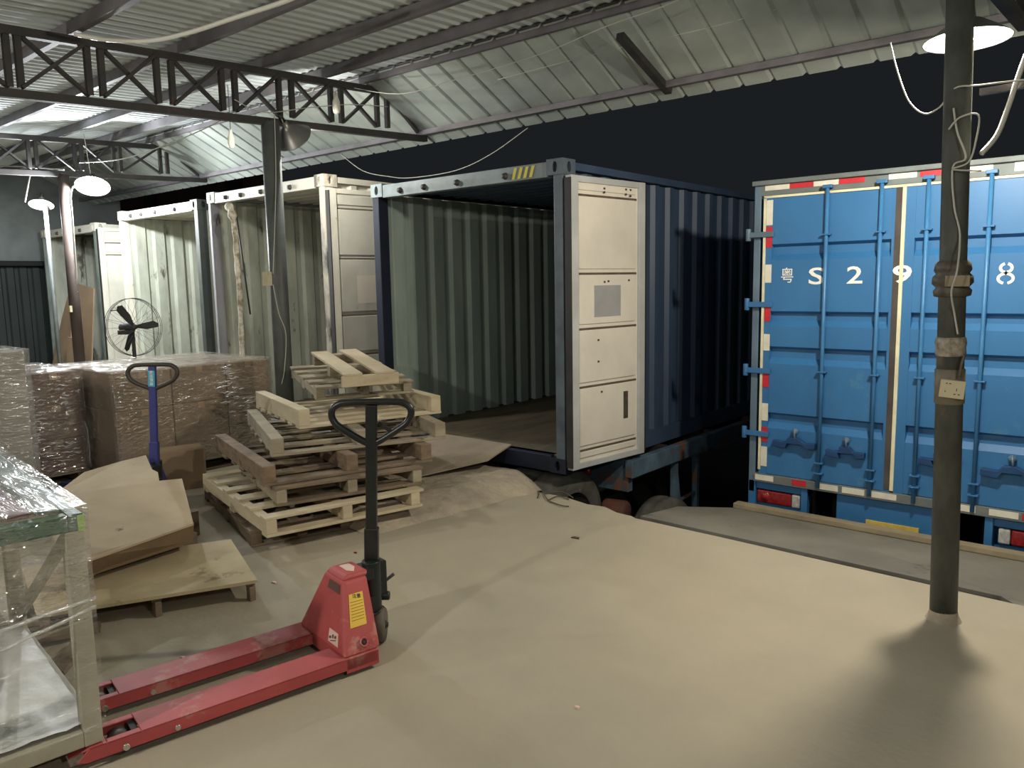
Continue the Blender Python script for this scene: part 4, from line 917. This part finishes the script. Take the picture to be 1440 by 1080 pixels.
# ================================================================ RACK AT LEFT FOREGROUND
C0 = Vector((-2.84, 1.04, 0)); ea = Vector((-.993, .115, 0)); eb = Vector((-.115, -.993, 0)); rk_rot = 0
rk = thing('steel_rack', 'film-wrapped rack with green top frame, left foreground', 'rack', C0 + ea * .9 + eb * .35 + Vector((0, 0, .088)))
def rp_(a, b, z): return C0 + ea * a + eb * b + Vector((0, 0, z))
def rbox(mb, a0, a1, b0, b1, z0, z1):
    mb.hexa([rp_(a0, b0, z0), rp_(a1, b0, z0), rp_(a1, b1, z0), rp_(a0, b1, z0)], [rp_(a0, b0, z1), rp_(a1, b0, z1), rp_(a1, b1, z1), rp_(a0, b1, z1)]); return mb
ZT = .935; LA, LB = 1.9, .72
rbox(MB(), 0, LA, 0, .05, ZT - .06, ZT).build('top_beam', M_green, rk, .004, world=True)
rbox(MB(), 0, LA, LB - .05, LB, ZT - .06, ZT).build('top_beam', M_green, rk, .004, world=True)
rbox(MB(), 0, .05, .05, LB - .05, ZT - .06, ZT).build('top_beam', M_green, rk, .004, world=True)
rbox(MB(), LA - .05, LA, .05, LB - .05, ZT - .06, ZT).build('top_beam', M_green, rk, .004, world=True)
rbox(MB(), -.002, .05, -.002, .02, ZT - .062, ZT - .005).build('lime_tape', M_lime, rk, world=True)
for a in (0, 1.13, LA - .062):
    for b in (0, LB - .062): rbox(MB(), a, a + .062, b, b + .062, .088, ZT - .06).build('leg', M_leg, rk, .004, world=True)
for b in (0, LB - .06): rbox(MB(), .062, LA - .062, b, b + .06, .09, .15).build('base_beam', M_leg, rk, .004, world=True)
rbox(MB(), .0, .06, .062, LB - .062, .09, .15).build('base_beam', M_leg, rk, .004, world=True)
rbox(MB(), .062, LA, .06, LB - .06, .13, .15).build('shelf_board', M_plank, rk, world=True)
mb = MB(); mb.bar(rp_(.1, .03, .84), rp_(1.13, .03, .22), .02, .05); mb.build('brace', M_leg, rk, world=True)
mb = MB(); mb.bar(rp_(.06, LB - .03, .60), rp_(1.13, LB - .03, .86), .02, .05); mb.build('brace', M_leg, rk, world=True)
# bars lying on the rack
cols = [M_barg, M_maroon, M_barg, M_green, M_maroon, M_barg, M_barg]
for k, m in enumerate(cols):
    b = .06 + k * .09
    mb = MB(); rbox(mb, .06, LA - .03, b, b + .065, ZT + .001, ZT + .022)
    solo('metal_bar', mb, m, ('grey', 'maroon', 'pale grey', 'green', 'dull maroon', 'grey', 'grey')[k] + ' flat bar on the rack top under film, %s from the far side' % ('first', 'second', 'third', 'fourth', 'fifth', 'sixth', 'seventh')[k], 'metal bar', 'bars lying on the rack top', .003)
# foam sheet on the lower shelf
mb = MB(); nn = 24; vs = []
def shp(u_, v_):
    a = .02 + u_ * 1.05; b = .03 + v_ * .64; cut = max(0, .22 - v_ * .3) * u_
    return rp_(a, b, .16 + .02 * u_ + .018 * noise.noise(Vector((u_ * 5, v_ * 4, 1))) + .010 * noise.noise(Vector((u_ * 16, v_ * 12, 7))) + .01)
for i in range(nn + 1):
    for j in range(nn + 1): vs.append(shp(i / nn, j / nn))
mb.add(vs, [(i * (nn + 1) + j, (i + 1) * (nn + 1) + j, (i + 1) * (nn + 1) + j + 1, i * (nn + 1) + j + 1) for i in range(nn) for j in range(nn)], True)
o = solo('foam_sheet', mb, M_sheetw, 'white crumpled foam sheet on the lower shelf of the rack', 'foam sheet')
# film round the rack
ft = thing('stretch_film', 'clear stretch film stretched over and round the green-topped rack', 'plastic film', C0 + Vector((0, 0, .5)), 0, 'clear film round the wrapped loads')
def film_grid(f, nu, nv, name, m):
    mb = MB(); vs = [f(i / nu, j / nv) for i in range(nu + 1) for j in range(nv + 1)]
    mb.add(vs, [(i * (nv + 1) + j, (i + 1) * (nv + 1) + j, (i + 1) * (nv + 1) + j + 1, i * (nv + 1) + j + 1) for i in range(nu) for j in range(nv)], True)
    mb.build(name, m, ft, world=True)
film_grid(lambda u_, v_: rp_(-.012 + u_ * (LA + .02), -.012 + v_ * (LB + .024), ZT + .032 + .008 * noise.noise(Vector((u_ * 12, v_ * 6, 2)))), 40, 24, 'top_sheet', film_mat('film_rack_top', .26, .09, 4, (1, 5, 1), bump=1, rough=.16, bd=.02))
def endf(u_, v_):       # end face towards the jack
    zlo = .56 - .10 * u_; z = ZT + .03 - v_ * (ZT + .03 - zlo)
    return rp_(-.014 - .010 * noise.noise(Vector((u_ * 9, v_ * 5, 4))), -.01 + u_ * (LB + .02), z)
film_grid(endf, 30, 24, 'end_sheet', M_film_r)
def endl(u_, v_):
    return rp_(-.016 + .008 * noise.noise(Vector((u_ * 9, v_ * 9, 8))), -.01 + u_ * (LB + .02), .57 - .10 * u_ - v_ * (.42 - .1 * u_))
film_grid(endl, 30, 24, 'lower_end_sheet', film_mat('film_thin', .05, .035, 6, (1, 1, 6)))
film_grid(lambda u_, v_: rp_(u_ * LA, -.016 + .01 * noise.noise(Vector((u_ * 12, v_ * 6, 14))), ZT + .03 - v_ * .42), 40, 18, 'back_sheet', M_film_r)
# gathered film ropes
for k, (p0, p1) in enumerate((((-.02, -.01, .60), (-.02, LB, .44)), ((-.02, -.01, .63), (-.02, LB, .56)))):
    mb = MB(); a = rp_(*p0); b = rp_(*p1); pts = [a.lerp(b, i / 14) + Vector((0, 0, .006 * noise.noise(Vector((i * .9, k, 0))))) for i in range(15)]
    mb.tube(pts, [.006 + .004 * abs(noise.noise(Vector((i * .7, k * 3, 1)))) for i in range(15)], 6); mb.build('gathered_edge', film_mat('film_rope%d' % k, .3, .35), ft, world=True)

# low wooden bits under the rack, behind
for k, (px, py, w_, l, z, an) in enumerate(((70, 878, .10, .5, 0, 20), (85, 895, .09, .35, .026, -25), (95, 930, .08, .3, 0, 50))):
    p = on_z(px, py, z); dv = Vector((cos(R(an + 90)), sin(R(an + 90)), 0)) * l / 2
    mb = MB(); mb.bar(Vector((p.x, p.y, z + .0125)) - dv, Vector((p.x, p.y, z + .0125)) + dv, w_, .024)
    solo('wood_offcut', mb, M_wood_old, ('dusty board offcut on floor beside the plywood platform', 'short offcut resting across another behind the rack leg', 'small offcut on the floor behind the rack leg')[k], 'offcut', 'offcuts behind the rack')

# ================================================================ FAN
fh_ = on_y(186, 460, 4.2)
fan = thing('industrial_fan', 'dark industrial pedestal fan with thin wire guard before the containers', 'fan', (fh_.x, fh_.y, 0))
ax = Vector((.96, .12, .05)).normalized(); hz = Vector((0, 0, fh_.z))
MB().tube([(0, 0, .03), (0, 0, fh_.z)], .022, 12).build('stand', M_blackp, fan)
MB().lathe([(.001, .04), (.2, .035), (.24, .012), (.24, 0), (.001, 0)], (0, 0, 0), (0, 0, 1), 28).build('base', M_blackp, fan)
MB().lathe([(.001, -.22), (.05, -.21), (.06, -.18), (.062, -.02), (.05, 0), (.03, .02), (.03, .06), (.001, .065)], hz, ax, 20).build('motor', M_steel, fan)
ux = ax.cross(Vector((0, 0, 1))).normalized(); uy = ux.cross(ax)
for k in range(3):
    a = 2 * pi * k / 3 + .95; r_ = ux * cos(a) + uy * sin(a); s_ = ax.cross(r_)
    mb = MB(); o_ = hz + ax * .04
    mb.prism([o_ + r_ * .03 - s_ * .018, o_ + r_ * .14 - s_ * .05 + ax * .012, o_ + r_ * .29 - s_ * .045 + ax * .018, o_ + r_ * .31 + s_ * .0, o_ + r_ * .27 + s_ * .035 - ax * .018, o_ + r_ * .12 + s_ * .03 - ax * .012, o_ + r_ * .03 + s_ * .018], ax * .004)
    mb.build('blade', M_blackp, fan)
gd = MB()
for rr, off in ((.34, .04), (.34, .07), (.34, .0)):
    gd.tube([hz + ax * off + (ux * cos(2 * pi * i / 40) + uy * sin(2 * pi * i / 40)) * rr for i in range(40)], .0035, 5, True)
for k in range(20):
    a = 2 * pi * k / 20; r_ = ux * cos(a) + uy * sin(a)
    gd.tube([hz + r_ * .05 - ax * .06, hz + r_ * .22 - ax * .04, hz + r_ * .34, hz + r_ * .34 + ax * .07, hz + r_ * .2 + ax * .11, hz + r_ * .05 + ax * .12], .0016, 4)
gd.build('wire_guard', M_wired, fan)
mb = MB(); mb.bar(hz + Vector((-.1, -.12, -.06)), hz + Vector((.02, -.02, -.06)), .05, .05); mb.build('control_box', M_steel, fan)

# ================================================================ CABLES
def cable(label, pts, r=.005, m=M_wire, group='loose cables', smooth=True, name='cable'):
    mb = MB(); mb.tube(smooth_path(pts) if smooth else pts, r, 6); solo(name, mb, m, label, 'cable', group)
cable('thick white cable sagging under the roof near the top left corner', [on_z(104, 48, kz(3.17)), on_z(150, 56, kz(3.15)), on_z(210, 57, kz(3.13)), on_z(265, 46, kz(3.12)), on_z(330, 25, kz(3.13)), on_z(400, 2, kz(3.16)), on_z(450, -20, kz(3.18))], .015, mat('white_cable', (236, 236, 226), rough=.4))
cable('thin cable running slack along the roof bend to the upper right', [on_y(480, 120, ky(4.2)), on_y(560, 132, ky(4.2)), on_y(640, 112, ky(4.2)), on_y(760, 76, ky(4.2)), on_y(850, 38, ky(4.2)), on_y(935, 8, ky(4.2)), on_y(980, -14, ky(4.2))], .004)
cable('thin straight wire across the eave strip towards the right lamp', [on_y(700, 112, ky(4.6)), on_y(860, 70, ky(4.6)), on_y(1000, 38, ky(4.6)), on_y(1145, -2, ky(4.6))], .003)
cable('pale wire sagging above the cream and navy containers', [on_y(478, 216, ky(4.98)), on_y(510, 240, ky(4.98)), on_y(545, 248, ky(4.98)), on_y(578, 250, ky(4.99)), on_y(640, 240, ky(5.0)), on_y(690, 217, ky(5.02)), on_y(742, 180, ky(5.03))], .004)
cable('faint wire along the nearest truss to the grey pole', [on_x(330, 140, TX + .07), on_x(370, 158, TX + .07), on_x(430, 152, TX + .07), on_x(490, 147, TX + .07), on_x(545, 150, TX + .07)], .004)
cable('pale wire drooping from eave to the dark pole top', [on_y(1252, 60, 4.35), on_y(1262, 100, 4.35), on_y(1278, 142, 4.33), on_y(1300, 160, 4.3), on_y(1322, 150, 4.2), on_y(1343, 124, 4.12), on_y(1375, 120, 4.1), on_y(1442, 112, 4.0)], .004)
cable('thick glowing-white cable curving down right of the dark pole', [on_y(1446, 70, 4.25), on_y(1432, 108, 4.25), on_y(1418, 150, 4.25), on_y(1402, 190, 4.2), on_y(1380, 216, 4.14)], .012)
cable('pale wire looped down the front of the dark pole', [on_y(1341, 152, 4.10), on_y(1346, 185, 4.10), on_y(1358, 222, 4.10), on_y(1340, 235, 4.11), on_y(1342, 290, 4.11), on_y(1350, 330, 4.12), on_y(1346, 380, 4.03), on_y(1338, 410, 4.04), on_y(1342, 440, 4.12), on_y(1347, 470, 4.12)], .0045)
cable('pale wire wound round the dark pole below the lamp', [on_y(1334, 182, 4.10), on_y(1350, 165, 4.08), on_y(1376, 162, 4.1), on_y(1372, 200, 4.1), on_y(1362, 228, 4.09), on_y(1340, 238, 4.1), on_y(1380, 240, 4.12)], .004)
cable('brown flex from tape down to the socket on the dark pole', [on_y(1357, 498, 4.12), on_y(1352, 515, 4.11), on_y(1350, 530, 4.11)], .006, M_tape)
cable('cord down the grey pole into the switch box', [on_x(386, 160, TX + .09), on_x(388, 250, TX + .09), on_x(386, 330, TX + .09), on_x(384, 385, TX + .09)], .004)
cable('cord hanging from switch box beside the grey pole', [on_x(384, 400, TX + .09), on_x(392, 440, TX + .11), on_x(402, 470, TX + .11), on_x(400, 520, TX + .09), on_x(396, 540, TX + .08)], .004)
cable('pale loop of flex from glaring lamp to the rusty pole', [LL + Vector((-.1, -.05, -.02)), on_y(104, 262, ky(3.4)), on_y(99, 275, ky(3.35)), on_y(101, 300, ky(3.34)), on_y(104, 340, ky(3.33)), on_y(108, 400, ky(3.33))], .012)
cable('white pipe strip crossing under the roof at the left edge', [on_y(-10, 233, ky(3.3)), on_y(40, 235, ky(3.3)), on_y(90, 239, ky(3.3))], .01)
cable('pale stick of flex dangling below the white strip at left edge', [on_y(44, 236, ky(3.3)), on_y(40, 258, ky(3.3)), on_y(35, 284, ky(3.3))], .01)
cable('long slack wire from the nearest truss to the rusty pole top', [on_y(112, 229, ky(3.3)), on_y(170, 224, ky(3.3)), on_y(230, 205, ky(3.3)), on_y(290, 180, ky(3.3)), on_y(322, 162, ky(3.3))], .005)
mb = MB(); mb.bar(on_y(1378, 130, 4.3), on_y(1450, 118, 4.3), .03, .03); solo('angle_bar', mb, M_steel, 'short dark angle bar sticking out right from the dark pole', 'bar')

for px, py, X, l in ((325, 198, TX - 1.2, 'small unlit white bulb hanging under the roof left of the grey pole'), (473, 148, TX + .1, 'small pale bulb holder fixed on the nearest truss right of the grey pole')):
    p = on_x(px, py, X); zt_ = zr(p.y) - p.z + .09 if px < 400 else .12
    t = thing('hanging_bulb', l, 'light bulb', p - Vector((0, 0, .08)), 0, 'unlit bulbs under the roof')
    MB().lathe([(.001, 0), (.03, .01), (.036, .05), (.034, .11), (.02, .15), (.018, .19), (.001, .19)], (0, 0, 0), (0, 0, 1), 16).build('bulb', M_rwhite, t)
    MB().tube([(0, 0, .18), (0, 0, max(.2, zt_ + .08))], .004, 6).build('cord', M_wired, t)

# ================================================================ SMALL DEBRIS
for k, pts in enumerate((((762, 690), (768, 700), (774, 706)), ((770, 704), (784, 698), (800, 702)), ((756, 700), (758, 694), (757, 690)), ((766, 694), (790, 692), (806, 700)), ((775, 706), (790, 711), (800, 712)))):
    cable(('twig lying bent at the dock edge by the tyre', 'long twig pointing right at the dock edge', 'short upright twig left of the others at dock edge', 'upper twig of the heap at the dock edge', 'lowest twig of the heap at the dock edge')[k], [on_z(x, y, .008 + .006 * (i % 2)) for i, (x, y) in enumerate(pts)], .005, M_straw, 'twigs at the dock edge', name='twig')
for k, (px, py, s_, m, l) in enumerate(((810, 757, .03, M_straw, 'dark scrap lying on the bare floor left of centre'), (386, 820, .018, M_label_w, 'white crumb on floor right of the plywood platform'), (258, 926, .014, M_label_w, 'tiny white crumb by the far fork'), (812, 996, .012, M_label_w, 'tiny pale crumb on the open floor in front'), (500, 778, .012, M_lamp_red, 'tiny red crumb on floor beside the black handle'))):
    p = on_z(px, py, 0); mb = MB(); mb.prism([(p.x - s_, p.y - s_ * .5, 0), (p.x + s_, p.y - s_ * .3, 0), (p.x + s_ * .6, p.y + s_ * .5, 0), (p.x - s_ * .7, p.y + s_ * .4, 0)], (0, 0, .008))
    solo('debris_scrap', mb, m, l, 'scrap', 'small scraps on the floor')
